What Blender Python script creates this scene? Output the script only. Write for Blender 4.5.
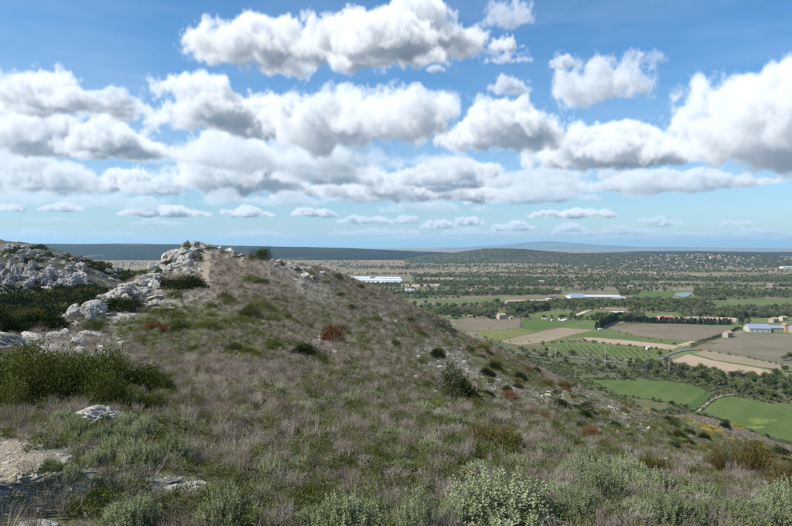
import bpy, math, random
import numpy as np
from mathutils import Vector

# ------------------------------------------------------------------ camera, world, sun
scene = bpy.context.scene
for o in list(bpy.data.objects):
    bpy.data.objects.remove(o)
COL = scene.collection
EYE = 101.6                     # eye height above the plain (z = 0)
F = 601.0                       # focal length in photograph pixels
PITCH = math.radians(1.62)
cam_data = bpy.data.cameras.new('camera')
cam_data.sensor_width = 36.0
cam_data.lens = 36.0 * F / 792.0
cam_data.clip_start = 0.05
cam_data.clip_end = 200000
cam = bpy.data.objects.new('camera', cam_data)
cam.location = (0, 0, EYE)
cam.rotation_euler = (math.radians(90) - PITCH, 0, 0)
COL.objects.link(cam)
scene.camera = cam

SUN_AZ = math.atan2(-0.95, -0.28)       # from +Y, clockwise: behind and to the left of the view
SUN_EL = math.radians(46)
SUN_DIR = np.array([math.sin(SUN_AZ) * math.cos(SUN_EL), math.cos(SUN_AZ) * math.cos(SUN_EL), math.sin(SUN_EL)])
SKY_STRENGTH = 0.075
scene.view_settings.view_transform = 'Standard'
scene.view_settings.look = 'None'
scene.view_settings.gamma = 1.0
scene.view_settings.exposure = 0.6
scene.view_settings.use_curve_mapping = False
scene.render.engine = 'CYCLES'
cy = scene.cycles
cy.max_bounces = 6
cy.diffuse_bounces = 2
cy.glossy_bounces = 1
cy.transmission_bounces = 2
cy.transparent_max_bounces = 6
cy.volume_bounces = 1
cy.caustics_reflective = False
cy.caustics_refractive = False
cy.use_denoising = True
cy.denoiser = 'OPENIMAGEDENOISE'
cy.use_adaptive_sampling = True
cy.adaptive_threshold = 0.015

sun_data = bpy.data.lights.new('sun', 'SUN')
sun_data.energy = 5.0
sun_data.angle = math.radians(0.55)
sun_data.color = (1.0, 0.95, 0.87)
sun = bpy.data.objects.new('sun', sun_data)
sun.rotation_euler = Vector(SUN_DIR).to_track_quat('Z', 'Y').to_euler()
sun.location = (-60, -40, 300)
COL.objects.link(sun)

# ------------------------------------------------------------------ cumulus sky
# Cumulus clouds are grown as three-dimensional density fields (heaps of spheres broken up by spectral noise, a flat base),
# lit along the sun's direction and integrated along the line of sight into an equirectangular sky map.
ENV_W, ENV_H = 4096, 2048
PXD = ENV_W / (2 * math.pi) / F          # map pixels per photograph pixel


def smooth01(x):
    x = np.clip(x, 0, 1)
    return x * x * (3 - 2 * x)


def spectral(shape, beta, seed, stretch=(1, 1, 1)):
    rs = np.random.RandomState(seed)
    n = rs.standard_normal(shape).astype(np.float32)
    fs = [np.fft.fftfreq(s) * st for s, st in zip(shape[:-1], stretch)] + [np.fft.rfftfreq(shape[-1]) * stretch[len(shape) - 1]]
    g = np.meshgrid(*fs, indexing='ij')
    k2 = sum(a * a for a in g)
    k0 = (2.0 / max(shape)) ** 2
    spec = np.fft.rfftn(n) * (k2 + k0) ** (-beta / 4)
    spec.flat[0] = 0
    r = np.fft.irfftn(spec, s=shape).astype(np.float32)
    return r / (r.std() + 1e-9)


def shift(a, d):
    out = np.zeros_like(a)
    sl, dl = [], []
    for n, k in zip(a.shape, d):
        if abs(k) >= n:
            return out
        sl.append(slice(max(k, 0), n + min(k, 0)))
        dl.append(slice(max(-k, 0), n + min(-k, 0)))
    out[tuple(dl)] = a[tuple(sl)]
    return out


def cloud_sprite(w, h, elev, seed, soft=0.0, lumps=None, dens=1.0, grow=0.0, sun_right=0.0):
    """w, h in photograph pixels. Returns premultiplied RGBA, rows from the bottom up."""
    rs = np.random.RandomState(seed)
    W, Hi = w * PXD, h * PXD
    ce, se = math.cos(elev), math.sin(elev)
    dr = min(3.2, 0.8 * W / Hi)
    H = Hi / (ce + 0.62 * dr * se)                  # height of the heap; the rest of the picture height is its underside
    D = H * dr
    pad, vpad = int(0.16 * W + 8), int(0.30 * Hi + 6)
    nx, nv = int(W) + 2 * pad, int(Hi) + 2 * vpad
    q = max(1.0, (D + H) * 1.25 / 72)               # depth cells are coarser than map pixels
    nd = int((D + H) * 1.25 / q)
    X, V, U = np.meshgrid(np.arange(nx) - nx / 2, np.arange(nv) - nv / 2, (np.arange(nd) - nd / 2) * q, indexing='ij')
    X = X.astype(np.float32); V = V.astype(np.float32); U = U.astype(np.float32)
    # the line of sight rises by elev: world up = V*cos + U*sin, world depth = U*cos - V*sin
    Z = V * ce + U * se + H * 0.5
    f = np.full(X.shape, -2.5, np.float32)
    n0 = lumps or max(4, int(2.6 * W / Hi))
    sph = []
    for i in range(n0):
        t = (i + 0.5) / n0 * 2 - 1 + rs.uniform(-0.5, 0.5) / n0
        env = (1 - abs(t) ** 2.4) ** 0.5
        r = H * rs.uniform(0.28, 0.48) * (0.5 + 0.5 * env)
        zz = max(r * 0.5, rs.uniform(0.35, 1.0) * H * env - r)
        sx = t * max(W / 2 - r * 2.0, W * 0.2)
        sph.append((sx, rs.uniform(-1, 1) * max(D / 2 - r, 0) * env, zz, r))
        for k in range(2):
            r2 = r * rs.uniform(0.7, 1.0)
            sph.append((sx + rs.uniform(-1, 1) * r, rs.uniform(-1, 1) * max(D / 2 - r, 0) * env, r2 * rs.uniform(0.3, 0.9), r2))
    nxt = []
    for (a, b, c, r) in sph:
        for k in range(4):
            v = rs.standard_normal(3); v /= np.linalg.norm(v); v[2] = abs(v[2]) * 1.0 - 0.15
            r2 = r * rs.uniform(0.35, 0.65)
            nxt.append((a + v[0] * r * 1.1, b + v[1] * r * 0.9, max(c + v[2] * r * 0.85, r2 * 0.4), r2))
    sph = sph + nxt
    AX = 2.2                                       # lumps are wider than tall
    for (a, b, c, r) in sph:
        zc = c - H * 0.5
        v0, u0 = zc * ce - b * se, b * ce + zc * se
        R = r * 1.5 + H * 0.12
        i0, i1 = int(a - R * AX + nx / 2), int(a + R * AX + nx / 2) + 2
        j0, j1 = int(v0 - R + nv / 2), int(v0 + R + nv / 2) + 2
        k0, k1 = int((u0 - R) / q + nd / 2), int((u0 + R) / q + nd / 2) + 2
        i0, j0, k0 = max(i0, 0), max(j0, 0), max(k0, 0)
        if i1 <= i0 or j1 <= j0 or k1 <= k0:
            continue
        s = (slice(i0, i1), slice(j0, j1), slice(k0, k1))
        if X[s].size == 0:
            continue
        d = np.sqrt(((X[s] - a) / AX) ** 2 + (V[s] - v0) ** 2 + (U[s] - u0) ** 2)
        np.maximum(f[s], (r - d) / (H * 0.16), out=f[s])
    noise = spectral(X.shape, 4.0, seed + 1, (1, 1.3, 1 / q))
    fine = spectral(X.shape, 3.0, seed + 2, (1, 1.3, 1 / q))
    nz = 0.86 * noise + 0.15 * fine
    edge = f + (0.62 + 0.5 * soft) * np.clip(nz, -2.2, 2.2) - 0.05 - 0.15 * soft
    base = smooth01((Z + H * 0.06 * noise) / (H * (0.16 + 0.1 * soft)))
    rim = smooth01((np.minimum(X + nx / 2, nx / 2 - X)) / (pad * 0.6)) * smooth01((np.minimum(V + nv / 2, nv / 2 - V)) / (vpad * 0.6))
    den = np.clip(edge / (1.35 + 1.4 * soft), 0, 1) * base * rim
    den = den.astype(np.float32)
    kap = dens * 21.0 / H                          # extinction per map pixel
    # towards the sun, in (x, v, u) of this cloud
    sx, sy, sz = SUN_DIR[0] + sun_right, SUN_DIR[1], SUN_DIR[2]
    sd = np.array([sx, sz * ce - sy * se, sy * ce + sz * se]); sd /= np.linalg.norm(sd)
    od = np.zeros_like(den)
    reach, step, t = H * 1.1, H * 0.035, H * 0.02
    while t < reach:
        k = (int(round(sd[0] * t)), int(round(sd[1] * t)), int(round(sd[2] * t / q)))
        od += shift(den, k) * step
        t += step
        step *= 1.22
    od *= kap
    L = 0.50 * np.exp(-od * 0.30) + 0.38 * np.exp(-0.11 * od) + 0.12 * np.exp(-0.03 * od)
    hz = np.clip(Z / H, 0, 1)
    amb = 0.55 + 0.45 * hz
    a = 1 - np.exp(-den * kap * q)
    tr = np.cumprod(np.concatenate([np.ones((nx, nv, 1), np.float32), 1 - a], 2), 2)
    wgt = a * tr[:, :, :-1]
    alpha = wgt.sum(2)
    Ls, Am = (wgt * L).sum(2), (wgt * amb).sum(2)
    rgb = np.stack([Ls * 0.70 + Am * 0.078, Ls * 0.69 + Am * 0.135, Ls * 0.675 + Am * 0.222], 2)
    out = np.concatenate([rgb, alpha[:, :, None]], 2)
    return np.transpose(out, (1, 0, 2))


sky = np.zeros((ENV_H, ENV_W, 4), np.float32)
HOR = np.array([0.24, 0.35, 0.47], np.float32)


def stamp(spr, x0, y0, fade=0.0, opacity=1.0, flip=False):
    s = spr[:, ::-1] if flip else spr
    s = s.copy()
    s[:, :, :3] = s[:, :, :3] * (1 - fade) + HOR * s[:, :, 3:4] * fade
    s *= opacity
    h, w = s.shape[:2]
    ys = np.arange(y0, y0 + h)
    xs = np.arange(x0, x0 + w) % ENV_W
    ok = (ys >= ENV_H // 2) & (ys < ENV_H)
    s, ys = s[ok], ys[ok]
    old = sky[np.ix_(ys, xs)]
    sky[np.ix_(ys, xs)] = s + old * (1 - s[:, :, 3:4])


def sky_xy(px, py):
    u, v = (px - 396) / F, (263 - py) / F
    y, z = math.cos(PITCH) + v * math.sin(PITCH), -math.sin(PITCH) + v * math.cos(PITCH)
    az, el = math.atan2(u, y), math.atan2(z, math.hypot(u, y))
    return (0.25 + az / (2 * math.pi)) * ENV_W, (0.5 + el / math.pi) * ENV_H, el


# x0, x1, top, base in the photograph; seed, softness, density, haze fade, opacity
CLOUDS = [
    # low rows near the horizon first (farthest)
    (0, 60, 228, 236, 11, .5, .7, .6, .5), (80, 130, 229, 236, 12, .5, .7, .6, .45), (215, 300, 229, 237, 13, .5, .7, .55, .5),
    (330, 420, 226, 236, 14, .4, .8, .5, .6), (440, 520, 227, 236, 15, .4, .8, .5, .6), (540, 600, 228, 236, 16, .4, .8, .55, .6),
    (620, 700, 228, 236, 17, .4, .8, .5, .6), (700, 792, 229, 237, 18, .4, .8, .55, .6), (360, 470, 235, 241, 19, .5, .7, .6, .5), (560, 680, 235, 241, 20, .5, .7, .6, .5),
    (690, 800, 234, 241, 71, .5, .7, .6, .5), (130, 180, 219, 226, 72, .5, .7, .5, .5), (30, 70, 217, 222, 73, .5, .7, .5, .4),
    (40, 80, 201, 211, 21, .3, .9, .3, .8), (122, 206, 204, 216, 22, .2, 1, .25, .95), (221, 276, 205, 217, 23, .15, 1, .25, 1), (286, 334, 207, 217, 24, .25, 1, .3, .9),
    (0, 22, 203, 211, 25, .3, .9, .3, .8), (336, 392, 214, 224, 74, .4, .9, .35, .7), (392, 420, 215, 224, 26, .3, .9, .35, .8), (421, 455, 218, 228, 27, .25, 1, .3, .9), (456, 484, 216, 225, 75, .3, .9, .35, .8),
    (494, 538, 221, 231, 28, .25, 1, .3, .9), (523, 614, 206, 218, 29, .15, 1, .22, 1), (640, 676, 215, 226, 30, .35, .9, .4, .6), (556, 585, 222, 231, 76, .35, .9, .4, .7),
    (728, 752, 217, 226, 31, .35, .9, .4, .6), (600, 640, 226, 234, 77, .4, .9, .45, .6),
    # middle distance: a broken deck, layer over layer
    (428, 522, 178, 203, 32, .15, 1.0, .12, 1), (480, 600, 184, 204, 40, .45, .7, .3, .7), (318, 480, 164, 202, 33, .2, .9, .15, 1), (272, 312, 178, 197, 34, .15, 1, .1, 1),
    (96, 152, 164, 189, 35, .2, .9, .15, 1), (-60, 88, 150, 192, 36, .25, .8, .22, 1), (120, 190, 174, 196, 79, .35, .8, .25, .85),
    (165, 300, 134, 193, 37, .2, .9, .12, 1), (262, 380, 142, 186, 38, .2, .8, .18, 1), (380, 510, 156, 190, 80, .25, .85, .2, 1), (480, 640, 160, 190, 83, .5, .6, .25, .8),
    (592, 770, 168, 190, 39, .4, .7, .22, .9), (150, 480, 130, 176, 84, .8, .5, .2, .7), (500, 720, 168, 196, 96, .9, .4, .3, .6), (-60, 130, 184, 206, 97, .9, .4, .35, .7), (150, 330, 186, 206, 98, .8, .4, .35, .7), (380, 500, 196, 214, 99, .9, .4, .4, .6),
    (530, 690, 116, 168, 42, .15, 1.0, .06, 1), (436, 580, 90, 150, 41, .12, 1.0, .05, 1), 
    # nearer
    (-70, 105, 100, 150, 43, .2, .85, .1, 1), (60, 186, 118, 158, 44, .2, .95, .08, 1), (-14, 116, 70, 116, 45, .25, .9, .06, 1), (60, 144, 86, 112, 85, .5, .7, .1, .8),
    (148, 310, 70, 134, 46, .15, .95, .04, 1), (250, 456, 66, 150, 47, .15, .95, .04, 1),
    (570, 636, 44, 98, 48, .6, .6, .06, .85), (556, 574, 55, 68, 49, .5, .6, .1, .7), (622, 656, 46, 64, 50, .8, .4, .1, .4),
    (680, 925, 48, 152, 51, .18, 1.1, .02, 1),
    (486, 526, -4, 28, 52, .9, .45, .05, .6), (496, 520, 32, 50, 53, .6, .7, .05, .8), (486, 528, 48, 66, 54, .9, .45, .05, .6), (488, 534, 74, 94, 86, .7, .5, .08, .7),
    (184, 346, 0, 70, 55, .12, 1.0, .02, 1), (300, 482, -10, 62, 56, .14, 1.0, .02, 1), (428, 446, 62, 72, 57, .6, .6, .05, .6), (320, 452, 2, 64, 95, .16, 1.0, .02, 1),
]
far_sprites = []
for (x0, x1, yt, yb, seed, soft, dens, fade, op) in CLOUDS:
    cx, ex, el = sky_xy((x0 + x1) / 2, (yt + yb) / 2)
    if yt > 200:
        fade, op = fade * 0.6, min(1.0, op * 1.2)
    spr = cloud_sprite(x1 - x0, yb - yt, el, seed, soft, None, dens)
    cx2, cy2, _ = sky_xy((x0 + x1) / 2, (yt + yb) / 2)
    stamp(spr, int(cx2 - spr.shape[1] / 2), int(cy2 - spr.shape[0] / 2), fade, op)
    far_sprites.append((spr, fade, op, cy2))
# the same cumulus field goes on all round the horizon
rs = np.random.RandomState(5)
front0, front1 = sky_xy(-70, 200)[0], sky_xy(870, 200)[0]
for rep in range(5):
    for (spr, fade, op, cyy) in far_sprites:
        x = front1 + 200 + rs.uniform(0, ENV_W - (front1 - front0) - 500)
        if spr.shape[1] > 420:
            continue
        stamp(spr, int(x - spr.shape[1] / 2), int(cyy + rs.uniform(-8, 8) - spr.shape[0] / 2), fade, op, rs.rand() < 0.5)
for k in range(26):                      # overhead, behind the frame's top edge
    spr = far_sprites[[43, 44, 45, 46, 47, 51, 55, 56][k % 8] % len(far_sprites)][0]
    stamp(spr, int(rs.uniform(0, ENV_W)), int(ENV_H * (0.5 + rs.uniform(0.19, 0.36))), 0.0, 1.0, rs.rand() < 0.5)
# thin high streaks
ci = spectral((ENV_H // 4, ENV_W // 2), 3.0, 77, (1, 5.0))
ci = np.kron(ci, np.ones((2, 2), np.float32))
band = np.linspace(0, 1, ENV_H // 2)[:, None]
cia = np.clip(ci * 0.09 + 0.05, 0, 0.32) * smooth01((band - 0.02) / 0.05) * (1 - smooth01((band - 0.45) / 0.3))
up = sky[ENV_H // 2:]
up[:, :, :3] += (1 - up[:, :, 3:4]) * cia[:, :, None] * np.array([0.55, 0.59, 0.64], np.float32)
up[:, :, 3] += (1 - up[:, :, 3]) * cia
sky_img = bpy.data.images.new('cumulus_sky', ENV_W, ENV_H // 2, alpha=True, float_buffer=True, is_data=True)
sky_img.alpha_mode = 'CHANNEL_PACKED'
sky_img.pixels.foreach_set(np.ascontiguousarray(up).ravel())
sky_img.update()
sky_img.pack()

world = bpy.data.worlds.new('World')
scene.world = world
world.use_nodes = True
wn, wl = world.node_tree.nodes, world.node_tree.links
wn.clear()
tex = wn.new('ShaderNodeTexSky')
tex.sky_type = 'NISHITA'
tex.sun_disc = False
tex.sun_elevation = SUN_EL
tex.sun_rotation = SUN_AZ
tex.altitude = 100
tex.air_density = 1.0
tex.dust_density = 0.4
tex.ozone_density = 3.0
tc = wn.new('ShaderNodeTexCoord')
sep = wn.new('ShaderNodeSeparateXYZ')
wl.new(tc.outputs['Generated'], sep.inputs[0])


def wmath(op, a, b=None):
    n = wn.new('ShaderNodeMath'); n.operation = op
    for i, s in enumerate((a, b)):
        if s is None:
            continue
        if isinstance(s, (int, float)):
            n.inputs[i].default_value = s
        else:
            wl.new(s, n.inputs[i])
    return n.outputs[0]


az_ = wmath('ARCTAN2', sep.outputs['X'], sep.outputs['Y'])
el_ = wmath('ARCSINE', sep.outputs['Z'])
comb = wn.new('ShaderNodeCombineXYZ')
wl.new(wmath('ADD', wmath('DIVIDE', az_, 2 * math.pi), 0.25), comb.inputs['X'])
wl.new(wmath('DIVIDE', el_, math.pi / 2), comb.inputs['Y'])
env = wn.new('ShaderNodeTexImage')
env.image = sky_img
env.interpolation = 'Cubic'
env.extension = 'REPEAT'
wl.new(comb.outputs[0], env.inputs['Vector'])
above = wmath('GREATER_THAN', sep.outputs['Z'], 0.0005)
bg = wn.new('ShaderNodeBackground')
bg.inputs['Strength'].default_value = SKY_STRENGTH
keep = wn.new('ShaderNodeMath'); keep.operation = 'SUBTRACT'; keep.inputs[0].default_value = 1.0
wl.new(wmath('MULTIPLY', env.outputs['Alpha'], above), keep.inputs[1])
mul = wn.new('ShaderNodeVectorMath'); mul.operation = 'SCALE'
tint = wn.new('ShaderNodeVectorMath'); tint.operation = 'MULTIPLY'; 
ramp = wn.new('ShaderNodeMapRange'); ramp.interpolation_type = 'SMOOTHSTEP'; ramp.inputs['From Min'].default_value = 0.0; ramp.inputs['From Max'].default_value = 0.34
wl.new(sep.outputs['Z'], ramp.inputs['Value'])
tmix = wn.new('ShaderNodeMix'); tmix.data_type = 'RGBA'; wl.new(ramp.outputs[0], tmix.inputs['Factor'])
tmix.inputs[6].default_value = (0.88, 1.06, 1.22, 1); tmix.inputs[7].default_value = (0.62, 1.10, 1.36, 1)
wl.new(tmix.outputs[2], tint.inputs[1])
wl.new(tex.outputs[0], tint.inputs[0]); wl.new(tint.outputs[0], mul.inputs[0]); wl.new(keep.outputs[0], mul.inputs['Scale'])
lit = wn.new('ShaderNodeVectorMath'); lit.operation = 'SCALE'; wl.new(wmath('DIVIDE', above, SKY_STRENGTH), lit.inputs['Scale'])
wl.new(env.outputs['Color'], lit.inputs[0])
add = wn.new('ShaderNodeVectorMath'); add.operation = 'ADD'
wl.new(mul.outputs[0], add.inputs[0]); wl.new(lit.outputs[0], add.inputs[1])
wl.new(add.outputs[0], bg.inputs['Color'])
wo = wn.new('ShaderNodeOutputWorld')
wl.new(bg.outputs[0], wo.inputs['Surface'])
world.cycles.sampling_method = 'MANUAL'
world.cycles.sample_map_resolution = 1024

# ------------------------------------------------------------------ helpers
CT, ST = math.cos(PITCH), math.sin(PITCH)
RNG = np.random.RandomState(12)


def ray(px, py):
    u, v = (px - 396) / F, (263 - py) / F
    return np.array([u, CT + v * ST, -ST + v * CT])


def on_plain(px, py, z=0.0):
    d = ray(px, py)
    t = (EYE - z) / -d[2]
    return np.array([d[0] * t, d[1] * t, z])


def hash2(ix, iy, seed):
    n = (ix.astype(np.int64) * 374761393 + iy.astype(np.int64) * 668265263 + seed * 2246822519) & 0xFFFFFFFF
    n = ((n ^ (n >> 13)) * 1274126177) & 0xFFFFFFFF
    return ((n ^ (n >> 16)) & 0xFFFFFF) / float(0xFFFFFF)


def vnoise(x, y, seed=0):
    x = np.asarray(x, float); y = np.asarray(y, float)
    ix, iy = np.floor(x), np.floor(y)
    fx, fy = x - ix, y - iy
    fx = fx * fx * fx * (fx * (fx * 6 - 15) + 10); fy = fy * fy * fy * (fy * (fy * 6 - 15) + 10)
    a, b = hash2(ix, iy, seed), hash2(ix + 1, iy, seed)
    c, d = hash2(ix, iy + 1, seed), hash2(ix + 1, iy + 1, seed)
    return (a + (b - a) * fx + (c - a) * fy + (a - b - c + d) * fx * fy) * 2 - 1


def fbm(x, y, octv=4, seed=0, gain=0.5):
    s, amp, tot = 0, 1.0, 0
    for o in range(octv):
        s = s + amp * vnoise(x * 2 ** o + 17.3 * o, y * 2 ** o - 9.1 * o, seed + o)
        tot += amp
        amp *= gain
    return s / tot


def set_props(o, label=None, cat=None, group=None, kind=None):
    if label: o['label'] = label
    if cat: o['category'] = cat
    if group: o['group'] = group
    if kind: o['kind'] = kind
    return o


def raw_mesh(name, verts, faces, mats=(), smooth=False, mat_index=None):
    verts = np.asarray(verts, np.float32).reshape(-1, 3)
    me = bpy.data.meshes.new(name)
    if isinstance(faces, np.ndarray):
        k = faces.shape[1]
        me.vertices.add(len(verts)); me.vertices.foreach_set('co', verts.ravel())
        me.loops.add(faces.size); me.loops.foreach_set('vertex_index', faces.astype(np.int32).ravel())
        me.polygons.add(len(faces)); me.polygons.foreach_set('loop_start', np.arange(0, faces.size, k, dtype=np.int32))
        me.update(calc_edges=True)
    else:
        me.from_pydata(verts.tolist(), [], faces)
        me.update()
    for m in mats:
        me.materials.append(m)
    if mat_index is not None:
        me.polygons.foreach_set('material_index', np.asarray(mat_index, np.int32))
    me.polygons.foreach_set('use_smooth', np.full(len(me.polygons), smooth))
    return me


def link(name, data, parent=None, loc=None, rz=0.0, scale=None):
    o = bpy.data.objects.new(name, data)
    COL.objects.link(o)
    if parent is not None: o.parent = parent
    if loc is not None: o.location = loc
    if rz: o.rotation_euler = (0, 0, rz)
    if scale is not None: o.scale = (scale,) * 3 if np.isscalar(scale) else scale
    return o


def attr(me, name, vals):
    a = me.attributes.new(name, 'FLOAT', 'POINT')
    a.data.foreach_set('value', np.asarray(vals, np.float32))


# ---- node material helpers
class Mat:
    def __init__(self, name):
        self.m = bpy.data.materials.new(name)
        self.m.use_nodes = True
        self.n, self.l = self.m.node_tree.nodes, self.m.node_tree.links
        self.n.clear()
        self.out = self.n.new('ShaderNodeOutputMaterial')

    def node(self, t, **kw):
        n = self.n.new('ShaderNode' + t)
        for k, v in kw.items():
            setattr(n, k, v)
        return n

    def set(self, sock, v):
        if isinstance(v, bpy.types.NodeSocket):
            self.l.new(v, sock)
        elif isinstance(v, (tuple, list)) and len(v) == 3 and sock.type == 'RGBA':
            sock.default_value = (*v, 1)
        else:
            sock.default_value = v

    def coord(self, which='Object'):
        return self.node('TexCoord').outputs[which]

    def pos(self):
        return self.node('NewGeometry').outputs['Position']

    def mapped(self, vec, scale=(1, 1, 1), rot=(0, 0, 0)):
        n = self.node('Mapping')
        self.l.new(vec, n.inputs['Vector'])
        n.inputs['Scale'].default_value = scale if not np.isscalar(scale) else (scale,) * 3
        n.inputs['Rotation'].default_value = rot
        return n.outputs[0]

    def noise(self, vec, scale, detail=4, rough=0.55, out='Fac'):
        n = self.node('TexNoise')
        self.l.new(vec, n.inputs['Vector'])
        n.inputs['Scale'].default_value = scale; n.inputs['Detail'].default_value = detail; n.inputs['Roughness'].default_value = rough
        return n.outputs[out]

    def ramp(self, fac, stops):
        n = self.node('ValToRGB')
        self.l.new(fac, n.inputs[0])
        e = n.color_ramp.elements
        while len(e) < len(stops): e.new(0.5)
        for i, (p, c) in enumerate(stops):
            e[i].position = p
            e[i].color = (*c, 1) if not np.isscalar(c) else (c, c, c, 1)
        return n.outputs[0]

    def mix(self, fac, a, b, blend='MIX'):
        n = self.node('MixRGB', blend_type=blend)
        self.set(n.inputs[0], fac); self.set(n.inputs[1], a); self.set(n.inputs[2], b)
        return n.outputs[0]

    def math(self, op, a, b=0.0, clamp=False):
        n = self.node('Math', operation=op, use_clamp=clamp)
        self.set(n.inputs[0], a); self.set(n.inputs[1], b)
        return n.outputs[0]

    def attr(self, name):
        return self.node('Attribute', attribute_name=name).outputs['Fac']

    def bump(self, h, dist, strength=1.0):
        n = self.node('Bump')
        self.l.new(h, n.inputs['Height'])
        n.inputs['Distance'].default_value = dist; n.inputs['Strength'].default_value = strength
        return n.outputs[0]

    def finish(self, color, rough=0.9, normal=None, spec=0.2, metallic=0.0):
        b = self.node('BsdfPrincipled')
        self.set(b.inputs['Base Color'], color); self.set(b.inputs['Roughness'], rough)
        b.inputs['Specular IOR Level'].default_value = spec
        b.inputs['Metallic'].default_value = metallic
        if normal is not None: self.l.new(normal, b.inputs['Normal'])
        self.l.new(b.outputs[0], self.out.inputs[0])
        return self.m


def leaf_mat(name, dark, mid, light, trans=0.3, scale=1.2, rnd=0.5):
    """Foliage: colour differs from plant to plant and from clump to clump; leaves let some light through."""
    m = Mat(name)
    info = m.node('ObjectInfo')
    n = m.noise(m.coord('Object'), scale, 3)
    fac = m.math('ADD', m.math('MULTIPLY', n, 1.25), m.math('MULTIPLY', m.math('SUBTRACT', info.outputs['Random'], 0.5), rnd))
    col = m.ramp(m.math('SUBTRACT', fac, 0.1, clamp=True), ((0.15, dark), (0.5, mid), (0.85, light)))
    d = m.node('BsdfDiffuse'); m.l.new(col, d.inputs[0])
    t = m.node('BsdfTranslucent'); m.l.new(m.mix(1.0, col, (1.0, 1.0, 0.6), 'MULTIPLY'), t.inputs[0])
    s = m.node('MixShader'); s.inputs[0].default_value = trans
    m.l.new(d.outputs[0], s.inputs[1]); m.l.new(t.outputs[0], s.inputs[2])
    m.l.new(s.outputs[0], m.out.inputs[0])
    return m.m


def plain_mat(name, c, var=0.15, scale=0.5, rough=0.85, bump=0.0):
    m = Mat(name)
    n = m.noise(m.coord('Object'), scale, 5)
    col = m.mix(m.math('MULTIPLY', n, 1.0), tuple(x * (1 - var) for x in c), tuple(min(1, x * (1 + var)) for x in c))
    return m.finish(col, rough, m.bump(n, bump) if bump else None)


# ------------------------------------------------------------------ terrain of the ridge
# Each row: bearing (as a photograph column) and the ground met going outwards: (photograph row, metres ahead), then hidden ground as ('z', metres, height relative to the eye)
RIDGE = [
    (-150, [(526, 3.5), (400, 10), (345, 24), (322, 42), ('z', 85, -40)]),
    (0, [(526, 3.6), (450, 6.5), (400, 11), (365, 18), (345, 25), (325, 38), (314, 48), ('z', 95, -40)]),
    (60, [(526, 3.7), (450, 6.6), (400, 11.5), (360, 20), (335, 31), (318, 46), ('z', 95, -38)]),
    (100, [(526, 3.8), (450, 6.8), (400, 12), (360, 22), (335, 34), (315, 50), (298, 66), ('z', 112, -40)]),
    (140, [(526, 3.9), (450, 7), (400, 12.5), (360, 24), (330, 38), (310, 52), (292, 70), (276, 86), ('z', 132, -35)]),
    (165, [(526, 3.9), (450, 7.2), (400, 12.8), (360, 25), (330, 40), (305, 56), (283, 76), (262, 96), ('z', 145, -38)]),
    (190, [(526, 4), (450, 7.5), (400, 13), (350, 28), (310, 50), (280, 72), (258, 90), (244, 106), ('z', 150, -36)]),
    (215, [(526, 4), (450, 7.5), (400, 13.3), (350, 29), (310, 51), (280, 73), (260, 92), (247, 105), ('z', 150, -36)]),
    (258, [(526, 4), (450, 7.5), (400, 14), (350, 30), (310, 52), (280, 76), (259, 100), ('z', 160, -38)]),
    (320, [(526, 4.1), (450, 7.8), (400, 15), (360, 30), (330, 50), (300, 75), (280, 95), (268, 110), ('z', 180, -40)]),
    (396, [(526, 4.2), (450, 8), (400, 17), (370, 30), (340, 56), (315, 90), (298, 115), ('z', 200, -45)]),
    (450, [(526, 4.2), (450, 8.5), (410, 17), (390, 30), (360, 60), (335, 110), (323, 150), ('z', 250, -58), ('z', 330, -92)]),
    (500, [(526, 4.2), (470, 7.5), (430, 15), (400, 32), (375, 70), (358, 120), (346, 180), ('z', 300, -78), ('z', 380, -108)]),
    (600, [(526, 4.3), (490, 7.5), (460, 14), (440, 27), (420, 60), (405, 120), (396, 190), ('z', 300, -88), ('z', 360, -108)]),
    (700, [(526, 4.6), (500, 7.5), (480, 12), (460, 28), (440, 80), (425, 190), (413, 340), ('z', 380, -108)]),
    (792, [(526, 5), (500, 9), (480, 25), (470, 60), (460, 130), (450, 280), ('z', 320, -108)]),
    (950, [(526, 5.5), (505, 14), (495, 40), (487, 100), (478, 230), ('z', 300, -110)]),
]
R0, R1, NR = 0.5, 1000.0, 420
LR = np.linspace(math.log(R0), math.log(R1), NR)


def profile(px, pts, first=True):
    u = (px - 396) / F
    k = math.hypot(1, u)
    L, S = ([math.log(0.5), math.log(1.0), math.log(2.0)], [-3.2, -1.6, -0.83]) if first else ([], [])
    for p in pts:
        if p[0] == 'z':
            L.append(math.log(p[1] * k)); S.append(p[2] / (p[1] * k))
        else:
            d = ray(px, p[0])
            L.append(math.log(p[1] * k)); S.append(d[2] / d[1] / k)
    return L, S


def polar_profile(pts):
    return [math.log(0.5), math.log(1.0), math.log(2.0)] + [math.log(r) for r, z in pts], [-3.2, -1.6, -0.83] + [z / r for r, z in pts]


def gauss1(a, sig, axis):
    k = np.exp(-0.5 * (np.arange(-int(3 * sig) - 1, int(3 * sig) + 2) / sig) ** 2); k /= k.sum()
    n = len(k) // 2
    pad = [(0, 0)] * a.ndim; pad[axis] = (n, n)
    b = np.pad(a, pad, mode='edge')
    return np.apply_along_axis(lambda v: np.convolve(v, k, 'valid'), axis, b)


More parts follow.
